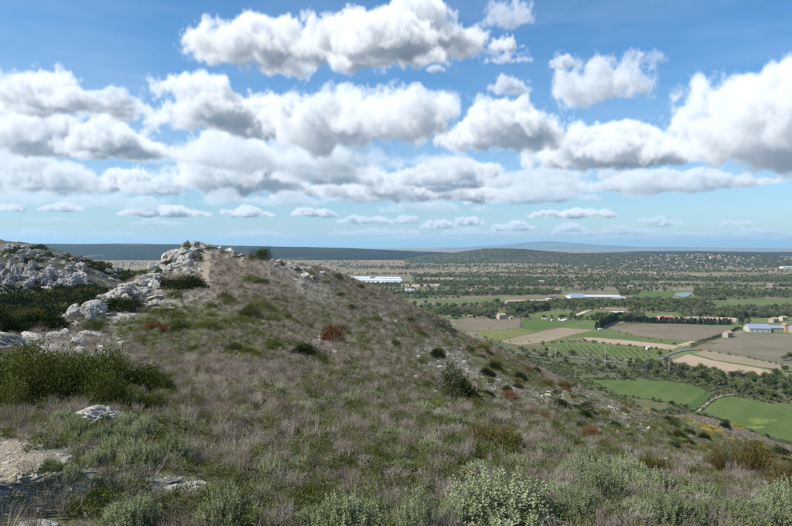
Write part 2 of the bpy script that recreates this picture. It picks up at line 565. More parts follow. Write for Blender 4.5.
class Polar:
    """Height of ground around the stand point, from profiles along several bearings."""
    def __init__(self, az, prof, sa=2.5, sr=4.0):
        az = np.array(az)
        tab = np.array([np.interp(LR, L, S, right=S[-1]) for L, S in prof])
        self.AZ = np.linspace(az[0], az[-1], 721)
        g = np.array([np.interp(self.AZ, az, tab[:, j]) for j in range(NR)]).T
        if sr: g = gauss1(g, sr, 1)
        if sa: g = gauss1(g, sa, 0)
        self.g = g

    def fit_crest(self, sky, lo, hi):
        """Smoothing wears the crest down: build it up again to the surveyed skyline (bearing, slope of sight)."""
        a_, s_ = zip(*sky)
        sel = (self.AZ >= a_[0]) & (self.AZ <= a_[-1])
        rng = (LR > math.log(lo)) & (LR < math.log(hi))
        for _ in range(3):
            for i in np.nonzero(sel)[0]:
                row = np.where(rng, self.g[i], -9)
                j = int(np.argmax(row))
                self.g[i] += (np.interp(self.AZ[i], a_, s_) - row[j]) * np.exp(-0.5 * ((LR - LR[j]) / 0.13) ** 2)

    def z(self, x, y):
        r = np.maximum(np.hypot(x, y), R0)
        a = np.arctan2(x, y)
        ia = np.clip((a - self.AZ[0]) / (self.AZ[1] - self.AZ[0]), 0, len(self.AZ) - 1.001)
        ir = np.clip((np.log(r) - LR[0]) / (LR[1] - LR[0]), 0, NR - 1.001)
        i, j = ia.astype(int), ir.astype(int)
        fa, fr = ia - i, ir - j
        g = self.g
        s = (g[i, j] * (1 - fa) + g[i + 1, j] * fa) * (1 - fr) + (g[i, j + 1] * (1 - fa) + g[i + 1, j + 1] * fa) * fr
        return EYE + s * r


D2 = math.radians
az_list = [D2(-180), D2(-110), D2(-70)]
prof_list = [polar_profile(((5, -1.7), (30, -1), (100, -5), (300, -60), (1000, -130))),
             polar_profile(((5, -1.4), (20, -1.2), (50, -12), (100, -45), (400, -100), (1000, -130))),
             polar_profile(((4, -1.6), (10, -2), (25, -3.8), (45, -8), (90, -40), (200, -80), (1000, -130)))]
for px, pts in RIDGE:
    az_list.append(math.atan((px - 396) / F))
    prof_list.append(profile(px, list(pts) + [('z', 800, -150)]))
az_list += [D2(70), D2(110), D2(180)]
prof_list += [polar_profile(((5, -2.6), (30, -13), (100, -42), (280, -101), (400, -130), (1000, -150))),
              polar_profile(((5, -2.2), (30, -9), (100, -38), (300, -101), (1000, -150))),
              prof_list[0]]
ridge = Polar(az_list, prof_list)
SKYLINE = [(60, 317), (76, 311), (100, 298), (120, 286), (140, 276), (152, 269), (165, 261), (176, 251), (184, 245.5), (192, 243.5), (203, 245), (215, 248), (235, 253.5), (258, 258.5), (290, 263), (320, 268), (345, 277), (370, 286), (396, 298), (425, 311), (450, 322)]
ridge.fit_crest([(math.atan((a - 396) / F), ray(a, q)[2] / ray(a, q)[1] / math.hypot(1, (a - 396) / F)) for a, q in SKYLINE], 40, 200)


def ridge_z(x, y):
    x = np.asarray(x, float); y = np.asarray(y, float)
    r = np.hypot(x, y)
    a1 = np.clip((r - 2) * 0.006, 0, 0.30)
    a2 = np.clip(r * 0.0022, 0, 0.12)
    return ridge.z(x, y) + a1 * fbm(x / 9, y / 9, 4, 3) * np.clip(r / 12, 0, 1) + (a2 + 0.015) * fbm(x / 1.1, y / 1.1, 3, 8)


def on_ridge(px, py, rmax=None):
    """Point of the ridge met in a direction of view (marching out over the ground)."""
    d = ray(px, py)
    k = math.hypot(d[0], d[1])
    rr = np.exp(np.linspace(math.log(2.2), math.log(rmax or 420), 1400))
    x, y = d[0] / k * rr, d[1] / k * rr
    h = ridge_z(x, y) - (EYE + d[2] / k * rr)
    hit = np.nonzero(h >= 0)[0]
    i = hit[0] if len(hit) else int(np.argmax(h / rr))
    return np.array([x[i], y[i], float(ridge_z(x[i], y[i]))])


def polar_mesh(name, az, rr, zf, mats, zmin=None):
    A, R = np.meshgrid(az, rr, indexing='ij')
    x, y = np.sin(A) * R, np.cos(A) * R
    z = zf(x, y)
    na, nr = A.shape
    idx = np.arange(na * nr).reshape(na, nr)
    q = np.stack([idx[:-1, :-1], idx[:-1, 1:], idx[1:, 1:], idx[1:, :-1]], -1).reshape(-1, 4)[:, ::-1]
    if zmin is not None:
        keep = (z.ravel()[q] > zmin).any(1)
        q = q[keep]
        used = np.unique(q)
        remap = np.full(na * nr, -1); remap[used] = np.arange(len(used))
        q = remap[q]
        v = np.stack([x, y, z], -1).reshape(-1, 3)[used]
    else:
        v = np.stack([x, y, z], -1).reshape(-1, 3)
    return raw_mesh(name, v, q, mats, True), v


def seg_dist(x, y, pts):
    best = np.full(np.shape(x), 1e9)
    for (x0, y0), (x1, y1) in zip(pts[:-1], pts[1:]):
        dx, dy = x1 - x0, y1 - y0
        t = np.clip(((x - x0) * dx + (y - y0) * dy) / (dx * dx + dy * dy), 0, 1)
        best = np.minimum(best, np.hypot(x - x0 - t * dx, y - y0 - t * dy))
    return best


# ---- where the ridge is bare, rocky, green
PATHS = [[on_ridge(*p)[:2] for p in ((203, 252), (206, 262), (204, 275), (206, 288))],
         [on_ridge(*p)[:2] for p in ((-70, 440), (-14, 462), (4, 440), (6, 470), (-14, 492), (16, 503), (-40, 512))]]


def path_mask(x, y):
    d = seg_dist(x, y, PATHS[0])
    m = smooth01(1.25 - d / 0.75)
    d = seg_dist(x, y, PATHS[1])
    return np.maximum(m, smooth01(1.2 - d / 0.40 + 0.35 * vnoise(x * 3, y * 3, 5)))


ROCKY = [(60, 338, 60, 14, 0.6), (20, 345, 50, 10, 0.8), (95, 305, 45, 16, 1.0), (130, 285, 40, 14, 1.0), (165, 265, 40, 14, 1), (190, 250, 26, 10, 1.0), (240, 256, 30, 7, .9), (285, 264, 36, 10, .9),
         (150, 300, 50, 10, .6), (330, 345, 40, 14, .35), (455, 362, 40, 18, .6), (500, 385, 30, 14, .5), (600, 408, 45, 18, .7), (640, 425, 40, 12, .4), (310, 290, 40, 14, .4), (380, 320, 30, 14, .35), (175, 488, 22, 12, .6), (60, 450, 40, 26, .5)]
GREEN = [(190, 320, 90, 26, 1.0), (250, 345, 80, 24, .9), (120, 330, 60, 16, .6), (60, 380, 110, 26, .8), (330, 375, 60, 14, .8), (100, 440, 70, 30, .7), (420, 350, 60, 20, .6), (520, 375, 60, 26, 1.0), (560, 400, 60, 16, .8), (620, 415, 80, 24, .7),
         (700, 440, 120, 28, 1.0), (780, 460, 100, 24, 1.0), (640, 432, 90, 22, .9), (400, 330, 60, 16, .7), (290, 310, 70, 18, .6), (350, 340, 80, 18, .55), (440, 375, 70, 14, .6), (380, 385, 60, 12, .5), (470, 345, 50, 16, .7), (340, 300, 60, 20, .4), (150, 470, 60, 30, .5), (270, 480, 70, 24, .3)]


def screen_of(x, y, z):
    dz = z - EYE
    f = y * CT - dz * ST
    up = y * ST + dz * CT
    f = np.where(f < 0.1, 0.1, f)
    return 396 + F * x / f, 263 - F * up / f


def patches(table):
    """The patches as places on the ground: centre, reach along the line of sight and across it."""
    out = []
    for (px, py, w, h, s) in table:
        c = on_ridge(px, py)
        near, far = on_ridge(px, py + h), on_ridge(px, max(py - h, 244))
        r = math.hypot(c[0], c[1])
        out.append((c[0], c[1], max(w / F * r, 0.3), max((math.hypot(*far[:2]) - math.hypot(*near[:2])) / 2, 0.4), s))
    return out


ROCK_P, GREEN_P = patches(ROCKY), patches(GREEN)


def patch_mask(x, y, table, seed):
    m = np.zeros(np.shape(x))
    r = np.hypot(x, y)
    wob = 0.55 * fbm(x / np.clip(r * 0.06, 0.5, 5), y / np.clip(r * 0.06, 0.5, 5), 3, seed)
    for (cx, cy_, w, d, s) in table:
        k = math.hypot(cx, cy_)
        ax, ay = cx / k, cy_ / k
        a = ((x - cx) * ax + (y - cy_) * ay) / d
        b = ((x - cx) * -ay + (y - cy_) * ax) / w
        m = np.maximum(m, s * smooth01(1.35 - np.sqrt(a * a + b * b) + wob))
    return m


# ---- ground material of the ridge
m = Mat('ridge_soil')
p = m.pos()
n1 = m.noise(p, 0.35, 6, 0.6)
n2 = m.noise(p, 6.0, 5, 0.65)
n3 = m.noise(p, 45.0, 3, 0.6)
thatch = m.ramp(n1, ((0.3, (0.085, 0.070, 0.052)), (0.5, (0.14, 0.118, 0.09)), (0.7, (0.10, 0.095, 0.055))))
thatch = m.mix(m.ramp(n2, ((0.35, 0.0), (0.7, 0.6))), thatch, (0.24, 0.215, 0.18))
green = m.ramp(n2, ((0.3, (0.050, 0.060, 0.022)), (0.6, (0.095, 0.105, 0.042)), (0.8, (0.13, 0.12, 0.06))))
stone = m.ramp(n2, ((0.25, (0.16, 0.15, 0.13)), (0.5, (0.36, 0.345, 0.31)), (0.75, (0.50, 0.485, 0.45))))
dirt = m.ramp(n3, ((0.3, (0.17, 0.14, 0.10)), (0.5, (0.27, 0.225, 0.165)), (0.72, (0.40, 0.36, 0.30))))
c = m.mix(m.math('MULTIPLY', m.attr('green'), 0.85), thatch, green)
c = m.mix(m.math('MULTIPLY', m.attr('rock'), m.ramp(n2, ((0.30, 0.0), (0.46, 1.0)))), c, stone)
c = m.mix(m.attr('path'), c, dirt)
ridge_soil = m.finish(c, 0.95, m.bump(m.math('ADD', m.math('MULTIPLY', n2, 0.09), m.math('MULTIPLY', n3, 0.02)), 1.0), 0.1)

fine = np.radians(np.arange(-46, 46.01, 0.16))
AZS = np.concatenate([np.radians(np.arange(-180, -46, 4.0)), fine, np.radians(np.arange(48, 180.1, 4.0))])
RRS = np.exp(np.linspace(math.log(0.6), math.log(430), 330))
ridge_me, rv = polar_mesh('ridge_ground', AZS, RRS, ridge_z, [ridge_soil], -4.0)
attr(ridge_me, 'path', path_mask(rv[:, 0], rv[:, 1]))
attr(ridge_me, 'rock', patch_mask(rv[:, 0], rv[:, 1], ROCK_P, 31))
attr(ridge_me, 'green', patch_mask(rv[:, 0], rv[:, 1], GREEN_P, 41))
set_props(link('hill', ridge_me), 'dry scrubby limestone ridge falling away to the plain', None, None, 'structure')

# ------------------------------------------------------------------ rocky hill across the valley
HILL2 = [
    (-420, [('z', 70, -60), (330, 120), (305, 170), (290, 205), (286, 212), (258, 220), (246, 260), (236, 310), ('z', 420, -30), ('z', 700, -120)]),
    (-60, [('z', 70, -60), (325, 120), (302, 170), (288, 200), (284, 207), (264, 214), (252, 246), (241, 290), ('z', 400, -40), ('z', 650, -120)]),
    (0, [('z', 70, -60), (322, 120), (300, 170), (284, 200), (280, 206), (263, 213), (252, 246), (242, 286), ('z', 380, -40), ('z', 600, -120)]),
    (40, [('z', 70, -60), (322, 120), (302, 170), (287, 200), (282, 206), (266, 213), (255, 244), (246, 280), ('z', 370, -45), ('z', 600, -120)]),
    (80, [('z', 70, -60), (322, 120), (304, 170), (288, 205), (284, 211), (272, 218), (262, 246), (256, 274), ('z', 360, -50), ('z', 560, -120)]),
    (115, [('z', 70, -60), (322, 120), (306, 170), (292, 210), (284, 224), (276, 240), (269, 268), ('z', 350, -55), ('z', 520, -120)]),
    (140, [('z', 70, -60), (325, 120), (312, 170), (300, 215), (290, 240), (280, 262), ('z', 330, -60), ('z', 480, -120)]),
    (190, [('z', 70, -70), ('z', 170, -50), ('z', 250, -50), ('z', 330, -80), ('z', 420, -125)]),
]
hill2 = Polar([math.atan((p - 396) / F) for p, _ in HILL2], [profile(p, q, False) for p, q in HILL2], 2.0, 1.2)
hill2.fit_crest([(math.atan((a - 396) / F), ray(a, q)[2] / ray(a, q)[1] / math.hypot(1, (a - 396) / F)) for a, q in [(-400, 236), (-60, 241), (0, 241), (20, 242), (40, 246), (60, 250), (80, 256), (100, 262.5), (120, 271), (138, 281)]], 230, 330)


def hill2_z(x, y):
    return hill2.z(x, y) + 1.0 * fbm(x / 24, y / 24, 4, 50) + 0.7 * fbm(x / 5, y / 5, 3, 52)


def on_hill2(px, py):
    d = ray(px, py); k = math.hypot(d[0], d[1])
    rr = np.linspace(110, 420, 1500)
    x, y = d[0] / k * rr, d[1] / k * rr
    h = hill2_z(x, y) - (EYE + d[2] / k * rr)
    hit = np.nonzero(h >= 0)[0]
    i = hit[0] if len(hit) else int(np.argmax(h / rr))
    return np.array([x[i], y[i], float(hill2_z(x[i], y[i]))])


m = Mat('limestone_hill')
p = m.pos()
n1 = m.noise(p, 0.06, 6, 0.65)
n2 = m.noise(m.mapped(p, (1, 1, 0.35)), 0.5, 6, 0.65)
c = m.ramp(n2, ((0.3, (0.045, 0.045, 0.032)), (0.48, (0.095, 0.09, 0.07)), (0.62, (0.17, 0.16, 0.135)), (0.8, (0.28, 0.27, 0.245))))
c = m.mix(m.ramp(n1, ((0.45, 0.0), (0.56, 0.85))), c, m.ramp(n2, ((0.3, (0.025, 0.032, 0.014)), (0.7, (0.065, 0.07, 0.03)))))
limestone_hill = m.finish(c, 0.95, m.bump(n2, 1.2), 0.1)
A2 = np.linspace(math.atan((-420 - 396) / F), math.atan((190 - 396) / F), 420)
h2me, h2v = polar_mesh('rocky_hill_ground', A2, np.exp(np.linspace(math.log(72), math.log(640), 240)), hill2_z, [limestone_hill], -4.0)
set_props(link('rocky_hill', h2me), 'grey limestone hill with cliffs above a dark wooded slope', None, None, 'structure')

# ------------------------------------------------------------------ plain and far relief
m = Mat('plain_soil')
p = m.pos()
vor = m.node('TexVoronoi', feature='F1', distance='CHEBYCHEV')
m.l.new(m.mapped(p, (1 / 260, 1 / 150, 0), (0, 0, 0.35)), vor.inputs['Vector'])
cellv = m.node('SeparateColor'); m.l.new(vor.outputs['Color'], cellv.inputs[0])
fieldc = m.ramp(cellv.outputs[0], ((0.0, (0.105, 0.130, 0.055)), (0.2, (0.175, 0.125, 0.085)), (0.36, (0.125, 0.155, 0.06)), (0.5, (0.20, 0.16, 0.115)), (0.65, (0.095, 0.135, 0.05)), (0.78, (0.15, 0.115, 0.085)), (0.9, (0.24, 0.20, 0.145))))
for e in (n for n in m.n if n.type == 'VALTORGB'): e.color_ramp.interpolation = 'CONSTANT'
n1 = m.noise(p, 0.02, 5); n2 = m.noise(p, 0.0012, 3)
c = m.mix(m.math('MULTIPLY', n1, 0.5), fieldc, (0.10, 0.10, 0.055))
# open ploughland lies beyond the river woods
far = m.node('MapRange'); far.inputs['From Min'].default_value = 1500; far.inputs['From Max'].default_value = 2300
sepp = m.node('SeparateXYZ'); m.l.new(p, sepp.inputs[0]); m.l.new(sepp.outputs['Y'], far.inputs['Value'])
streak = m.noise(m.mapped(p, (0.35, 1.6, 1), (0, 0, 0.06)), 0.006, 4, 0.6)
c = m.mix(m.math('MULTIPLY', far.outputs[0], m.ramp(streak, ((0.35, 0.1), (0.6, 0.85)))), c, (0.235, 0.165, 0.115))
c = m.mix(m.ramp(m.noise(m.mapped(p, (0.5, 1.5, 1), (0, 0, -0.1)), 0.011, 4, 0.6), ((0.57, 0.0), (0.63, 0.75))), c, (0.045, 0.058, 0.03))
plain_soil = m.finish(c, 0.95, None, 0.1)
rr = np.concatenate([[0.0], np.exp(np.linspace(math.log(120), math.log(46000), 60))])
me, _ = polar_mesh('plain_ground', np.linspace(-math.pi, math.pi, 145), rr, lambda x, y: x * 0, [plain_soil])
set_props(link('plain', me), None, None, None, 'structure')


def far_relief(name, mat, cols, d0, d1, d2, amp, fs, label, n=500, seed=1, foot=-6.0, rows=60):
    """A long hill: bearing and skyline height taken along the crest; foot at d0, crest at d1, back foot at d2."""
    px = np.array([c[0] for c in cols]); py = np.array([c[1] for c in cols])
    az = np.arctan((np.linspace(px[0], px[-1], n) - 396) / F)
    crest = np.interp(np.linspace(px[0], px[-1], n), px, py)
    zc = np.array([EYE + ray(p_, q_)[2] / ray(p_, q_)[1] * d1 for p_, q_ in zip(np.linspace(px[0], px[-1], n), crest)])
    zc = gauss1(zc, n / 60, 0)
    t = np.concatenate([np.linspace(0, 1, int(rows * .7)), np.linspace(1, 2, int(rows * .3))[1:]])
    R = np.where(t <= 1, d0 + (d1 - d0) * t, d1 + (d2 - d1) * (t - 1))
    A, Rr = np.meshgrid(az, R, indexing='ij')
    prof = np.where(t <= 1, smooth01(t) ** 0.8, 1 - smooth01(t - 1))
    y = Rr; x = np.tan(A) * Rr
    ends = smooth01(np.minimum(np.arange(n), np.arange(n)[::-1]) / (n * 0.04))
    nz = fbm(x / fs, y / fs, 5, seed)
    z = foot + (zc * ends)[:, None] * prof[None, :] - foot * prof[None, :] + amp * nz * np.sqrt(np.clip(prof, 0, 1))[None, :] - amp * 0.3 * prof[None, :]
    idx = np.arange(A.size).reshape(A.shape)
    q = np.stack([idx[:-1, :-1], idx[:-1, 1:], idx[1:, 1:], idx[1:, :-1]], -1).reshape(-1, 4)[:, ::-1]
    o = link(name, raw_mesh(name, np.stack([x, y, z], -1).reshape(-1, 3), q, [mat], True))
    set_props(o, label, None, None, 'structure')
    H = {'A': az, 'R': R, 'Z': z}
    def height(xx, yy):
        ia = np.interp(np.arctan2(xx, yy), az, np.arange(n))
        ir = np.interp(yy, R, np.arange(len(R)))
        i, j = min(int(ia), n - 2), min(int(ir), len(R) - 2)
        fa, fr = ia - i, ir - j
        return (z[i, j] * (1 - fa) + z[i + 1, j] * fa) * (1 - fr) + (z[i, j + 1] * (1 - fa) + z[i + 1, j + 1] * fa) * fr
    return height


m = Mat('distant_forest')
p = m.pos()
n1 = m.noise(p, 0.0022, 5, 0.6); n2 = m.noise(p, 0.03, 4, 0.7)
c = m.ramp(n2, ((0.38, (0.005, 0.009, 0.006)), (0.54, (0.015, 0.022, 0.013)), (0.70, (0.055, 0.056, 0.038))))
c = m.mix(m.ramp(n1, ((0.58, 0.0), (0.68, 0.6))), c, (0.16, 0.13, 0.095))
distant_forest = m.finish(c, 0.95, m.bump(n2, 12.0), 0.05)
m = Mat('garrigue_hill')
p = m.pos()
n1 = m.noise(p, 0.006, 5, 0.6); n2 = m.noise(p, 0.04, 5, 0.7)
c = m.ramp(n2, ((0.36, (0.018, 0.024, 0.013)), (0.5, (0.045, 0.052, 0.030)), (0.6, (0.11, 0.10, 0.070)), (0.72, (0.22, 0.195, 0.15))))
c = m.mix(m.ramp(n1, ((0.5, 0.0), (0.66, 0.75))), c, (0.035, 0.045, 0.024))
garrigue_hill = m.finish(c, 0.95, m.bump(n2, 8.0), 0.05)
m = Mat('mountain_rock')
c = m.ramp(m.noise(m.pos(), 0.0006, 5, 0.6), ((0.35, (0.05, 0.06, 0.045)), (0.6, (0.13, 0.125, 0.11))))
mountain_rock = m.finish(c, 0.95, None, 0.05)

far_relief('mountain', mountain_rock, [(380, 249), (450, 247.5), (500, 245), (525, 242), (545, 240.5), (562, 241.5), (590, 244), (640, 246.5), (720, 248), (830, 248), (1000, 249), (1100, 252)], 19000, 24000, 30000, 60, 2500,
           'long pale blue mountain standing far beyond the plain', 300, 7)
far_relief('plateau', distant_forest, [(-500, 244), (-120, 243), (0, 243), (120, 243.5), (200, 244), (280, 246), (340, 247), (400, 249.5), (440, 252.5), (500, 254), (560, 256)], 4100, 6400, 8500, 14, 700,
           'long dark wooded plateau closing the plain', 520, 21)
hill_c = far_relief('wooded_hill', garrigue_hill, [(400, 259), (425, 255), (455, 252.5), (480, 249), (500, 247.5), (520, 248.5), (545, 251), (575, 253), (620, 254.5), (650, 256), (690, 259)], 3500, 4100, 4900, 9, 260,
           'low scrubby hill with a rounded top beyond the ploughland', 420, 33)
hill_v = far_relief('village_hill', garrigue_hill, [(560, 263), (600, 259), (640, 256.5), (680, 254.5), (705, 253.5), (740, 255), (775, 256), (830, 257), (900, 258), (1000, 261)], 2700, 3500, 4300, 8, 300,
           'low rise carrying the village', 420, 44)
far_relief('distant_ridge', distant_forest, [(560, 253.5), (640, 251.5), (700, 251), (760, 252), (800, 251), (900, 252), (1050, 255)], 5600, 7000, 8500, 12, 600, 'dark wooded ridge behind the village', 300, 55)

# ------------------------------------------------------------------ plant building blocks
def unit(v):
    return v / (np.linalg.norm(v, axis=-1, keepdims=True) + 1e-9)


def leaf_quads(base, d, side, L, W, fold=0.15):
    """Rhombic leaves: base, direction, sideways direction, length, width."""
    d, side = unit(d), unit(side)
    n = np.cross(side, d)
    L, W = np.asarray(L)[:, None], np.asarray(W)[:, None]
    mid = base + d * L * 0.55
    a = mid + side * W * 0.5 + n * W * fold
    b = mid - side * W * 0.5 + n * W * fold
    tip = base + d * L
    v = np.stack([base, a, tip, b], 1).reshape(-1, 3)
    return v, np.arange(len(v)).reshape(-1, 4)


def blade_tris(base, tip, W, bend, rs):
    """Thin stalks: a bent two-piece ribbon each (one quad and a pointed quad)."""
    n = len(base)
    ax = unit(tip - base)
    side = unit(np.cross(ax, rs.standard_normal((n, 3))))
    mid = (base + tip) / 2 + bend
    W = np.asarray(W)[:, None] * 0.5
    v = np.stack([base - side * W, base + side * W, mid + side * W * 0.8, mid - side * W * 0.8, tip + side * W * 0.25, tip - side * W * 0.25], 1).reshape(-1, 3)
    k = np.arange(n)[:, None] * 6
    f = np.concatenate([k + np.array([0, 1, 2, 3]), k + np.array([3, 2, 4, 5])], 0)
    return v, f


def join(parts):
    vs, fs, mi, off = [], [], [], 0
    for i, (v, f, *m_) in enumerate(parts):
        vs.append(v); fs.append(f + off); off += len(v)
        mi += [m_[0] if m_ else 0] * len(f)
    return np.concatenate(vs), np.concatenate(fs), mi


def tube(points, radii, n=6):
    """Tapered round limb through points."""
    pts = np.asarray(points, float)
    vs = []
    for i, p in enumerate(pts):
        t = unit(pts[min(i + 1, len(pts) - 1)] - pts[max(i - 1, 0)])
        a = unit(np.cross(t, [0.31, 0.77, 0.12])); b = np.cross(t, a)
        ang = np.arange(n) / n * 2 * math.pi
        vs.append(p + radii[i] * (np.cos(ang)[:, None] * a + np.sin(ang)[:, None] * b))
    v = np.concatenate(vs)
    f = []
    for i in range(len(pts) - 1):
        for k in range(n):
            f.append((i * n + k, i * n + (k + 1) % n, (i + 1) * n + (k + 1) % n, (i + 1) * n + k))
    return v, np.array(f)


def dome(n, rs, rx, rz, lump=0.25, low=0.02):
    """Directions and points over a lumpy bush surface."""
    d = unit(rs.standard_normal((n, 3))); d[:, 2] = np.abs(d[:, 2]) * (1 - low) + low; d = unit(d)
    c = unit(rs.standard_normal((9, 3))); c[:, 2] = np.abs(c[:, 2])
    amp = rs.uniform(-lump, lump, 9)
    k = 1 + (np.exp(-((d[:, None, :] - c[None]) ** 2).sum(2) / 0.22) * amp).sum(1)
    return d, d * k[:, None] * np.array([rx, rx, rz])


def stems_mesh(rs, n, rx, rz, mat, thick=0.012):
    parts = []
    for i in range(n):
        a = rs.uniform(0, 2 * math.pi); r = rs.uniform(0.3, 0.85) * rx
        p0 = np.array([0.06 * math.cos(a), 0.06 * math.sin(a), -0.06])
        p2 = np.array([r * math.cos(a), r * math.sin(a), rz * rs.uniform(0.5, 0.9)])
        p1 = (p0 + p2) / 2 + np.array([0, 0, 0.12 * rz]) + rs.standard_normal(3) * 0.04 * rx
        parts.append(tube([p0, p1, p2], [thick, thick * 0.7, thick * 0.35], 4))
    v, f, _ = join(parts)
    return raw_mesh('stems', v, f, [mat])


def rockrose_mesh(seed, mat, shoots=150, rx=0.5, rz=0.5, leaf=0.052, per=13):
    rs = np.random.RandomState(seed)
    d, p = dome(shoots, rs, rx, rz, 0.35)
    depth = rs.uniform(0.60, 1.05, shoots)[:, None]
    tip = p * depth
    ax = unit(d * 0.65 + np.array([0, 0, 0.9]) + rs.standard_normal((shoots, 3)) * 0.18)
    t = np.linspace(0, 1, per)
    B, Dr, Sd, L, W = [], [], [], [], []
    ref = unit(np.cross(ax, rs.standard_normal((shoots, 3)))); ref2 = np.cross(ax, ref)
    slen = rs.uniform(0.10, 0.2, shoots) * (rx / 0.5)
    for j in range(per):
        ang = j * 2.4 + rs.uniform(-0.4, 0.4, shoots)
        out = ref * np.cos(ang)[:, None] + ref2 * np.sin(ang)[:, None]
        B.append(tip - ax * (slen * (1 - t[j]))[:, None] + out * 0.004)
        Dr.append(out * (1.0 - 0.55 * t[j]) + ax * (0.35 + 0.6 * t[j]))
        Sd.append(np.cross(out, ax))
        L.append(leaf * rs.uniform(0.7, 1.25, shoots) * (1.1 - 0.45 * t[j])); W.append(leaf * 0.48 * rs.uniform(0.8, 1.2, shoots))
    v, f = leaf_quads(np.concatenate(B), np.concatenate(Dr), np.concatenate(Sd), np.concatenate(L), np.concatenate(W))
    return raw_mesh('rockrose_foliage', v, f, [mat])


def leafy_mesh(seed, mat, n=2600, rx=0.8, rz=0.7, leaf=0.05, lump=0.35, up=0.3, wid=0.6, shell=0.45):
    """Small-leaved evergreen: leaves through the outer part of a lumpy dome, gathered in sprays."""
    rs = np.random.RandomState(seed)
    ns = max(20, n // 16)
    d, p = dome(ns, rs, rx, rz, lump)
    c = p * rs.uniform(1 - shell, 1.0, ns)[:, None] ** 0.7
    k = rs.randint(0, ns, n)
    spray = 0.11 * max(rx, rz) / 0.8
    base = c[k] + rs.standard_normal((n, 3)) * spray * np.array([1, 1, 0.8])
    base[:, 2] = np.abs(base[:, 2])
    dr = unit(d[k] * 0.5 + rs.standard_normal((n, 3)) * 0.8 + np.array([0, 0, up]))
    sd = np.cross(dr, rs.standard_normal((n, 3)))
    L = leaf * rs.uniform(0.6, 1.4, n)
    v, f = leaf_quads(base, dr, sd, L, L * wid)
    return raw_mesh('foliage', v, f, [mat])


def broom_mesh(seed, mat, n=420, rx=0.5, rz=0.8, w=0.012):
    """Upright switchy shrub."""
    rs = np.random.RandomState(seed)
    a = rs.uniform(0, 2 * math.pi, n); q = np.sqrt(rs.uniform(0, 1, n))
    tip = np.stack([np.cos(a) * q * rx, np.sin(a) * q * rx, rz * rs.uniform(0.45, 1.0, n) * (1.1 - 0.45 * q * q)], 1)
    base = np.stack([np.cos(a) * q * rx * 0.45, np.sin(a) * q * rx * 0.45, tip[:, 2] * rs.uniform(0, 0.5, n)], 1)
    v, f = blade_tris(base, tip, rs.uniform(0.7, 1.4, n) * w, rs.standard_normal((n, 3)) * 0.03, rs)
    m_ = 5
    lb = np.repeat(tip, m_, 0) - np.repeat(tip - base, m_, 0) * rs.uniform(0, 0.6, (n * m_, 1))
    ld = np.repeat(unit(tip - base), m_, 0) + rs.standard_normal((n * m_, 3)) * 0.6
    L = rs.uniform(0.03, 0.06, n * m_) * rx / 0.5
    v2, f2 = leaf_quads(lb, ld, np.cross(ld, rs.standard_normal((n * m_, 3))), L, L * 0.4)
    V, Fc, _ = join([(v, f), (v2, f2)])
    return raw_mesh('foliage', V, Fc, [mat])


def tuft_mesh(seed, mat, n=90, h=0.42, spread=0.22, w=0.0045, foot=0.06, seeds=0):
    rs = np.random.RandomState(seed)
    a = rs.uniform(0, 2 * math.pi, n); q = rs.uniform(0, 1, n)
    b = np.stack([np.cos(a) * foot * q * 1.5, np.sin(a) * foot * q * 1.5, np.full(n, -0.05)], 1)
    hh = h * rs.uniform(0.4, 1.0, n)
    t = np.stack([np.cos(a) * spread * q, np.sin(a) * spread * q, hh], 1) + rs.standard_normal((n, 3)) * 0.03
    bend = np.stack([-np.cos(a) * q, -np.sin(a) * q, q * 0.8], 1) * 0.045
    v, f = blade_tris(b, t, rs.uniform(0.6, 1.4, n) * w, bend, rs)
    parts = [(v, f)]
    if seeds:
        k = rs.randint(0, n, seeds)
        dr = unit(t[k] - b[k]) + rs.standard_normal((seeds, 3)) * 0.35
        L = rs.uniform(0.02, 0.05, seeds)
        parts.append(leaf_quads(t[k] - dr * 0.01, dr, rs.standard_normal((seeds, 3)), L, L * 0.22))
    v, f, _ = join(parts)
    return raw_mesh('tuft', v, f, [mat])


def twig_mesh(seed, mat, n=60, h=0.36, spread=0.3, w=0.006):
    """Dry branching subshrub: stalks that fork twice into fine twigs."""
    rs = np.random.RandomState(seed)
    P = []
    a = rs.uniform(0, 2 * math.pi, n)
    q = rs.uniform(0.1, 1, n)
    b = np.stack([np.cos(a) * 0.05, np.sin(a) * 0.05, np.full(n, -0.05)], 1)
    t = np.stack([np.cos(a) * spread * q, np.sin(a) * spread * q, h * rs.uniform(0.35, 0.7, n)], 1)
    P.append(blade_tris(b, t, np.full(n, w * 1.3), rs.standard_normal((n, 3)) * 0.02, rs))
    for lev in range(2):
        k = np.repeat(np.arange(len(t)), 3)
        b2 = t[k] - (t - b)[k] * rs.uniform(0, 0.45, (len(k), 1))
        t2 = b2 + unit((t - b)[k] + rs.standard_normal((len(k), 3)) * 0.12 + np.array([0, 0, 0.10])) * (h * rs.uniform(0.18, 0.4, len(k)))[:, None] * (0.8 if lev else 1.0)
        P.append(blade_tris(b2, t2, np.full(len(k), w * (0.8 if lev == 0 else 0.65)), rs.standard_normal((len(k), 3)) * 0.008, rs))
        b, t = b2, t2
        if lev == 0:
            s = rs.rand(len(t)) < 0.6
            b, t = b[s], t[s]
    v, f, _ = join(P)
    return raw_mesh('twigs', v, f, [mat])


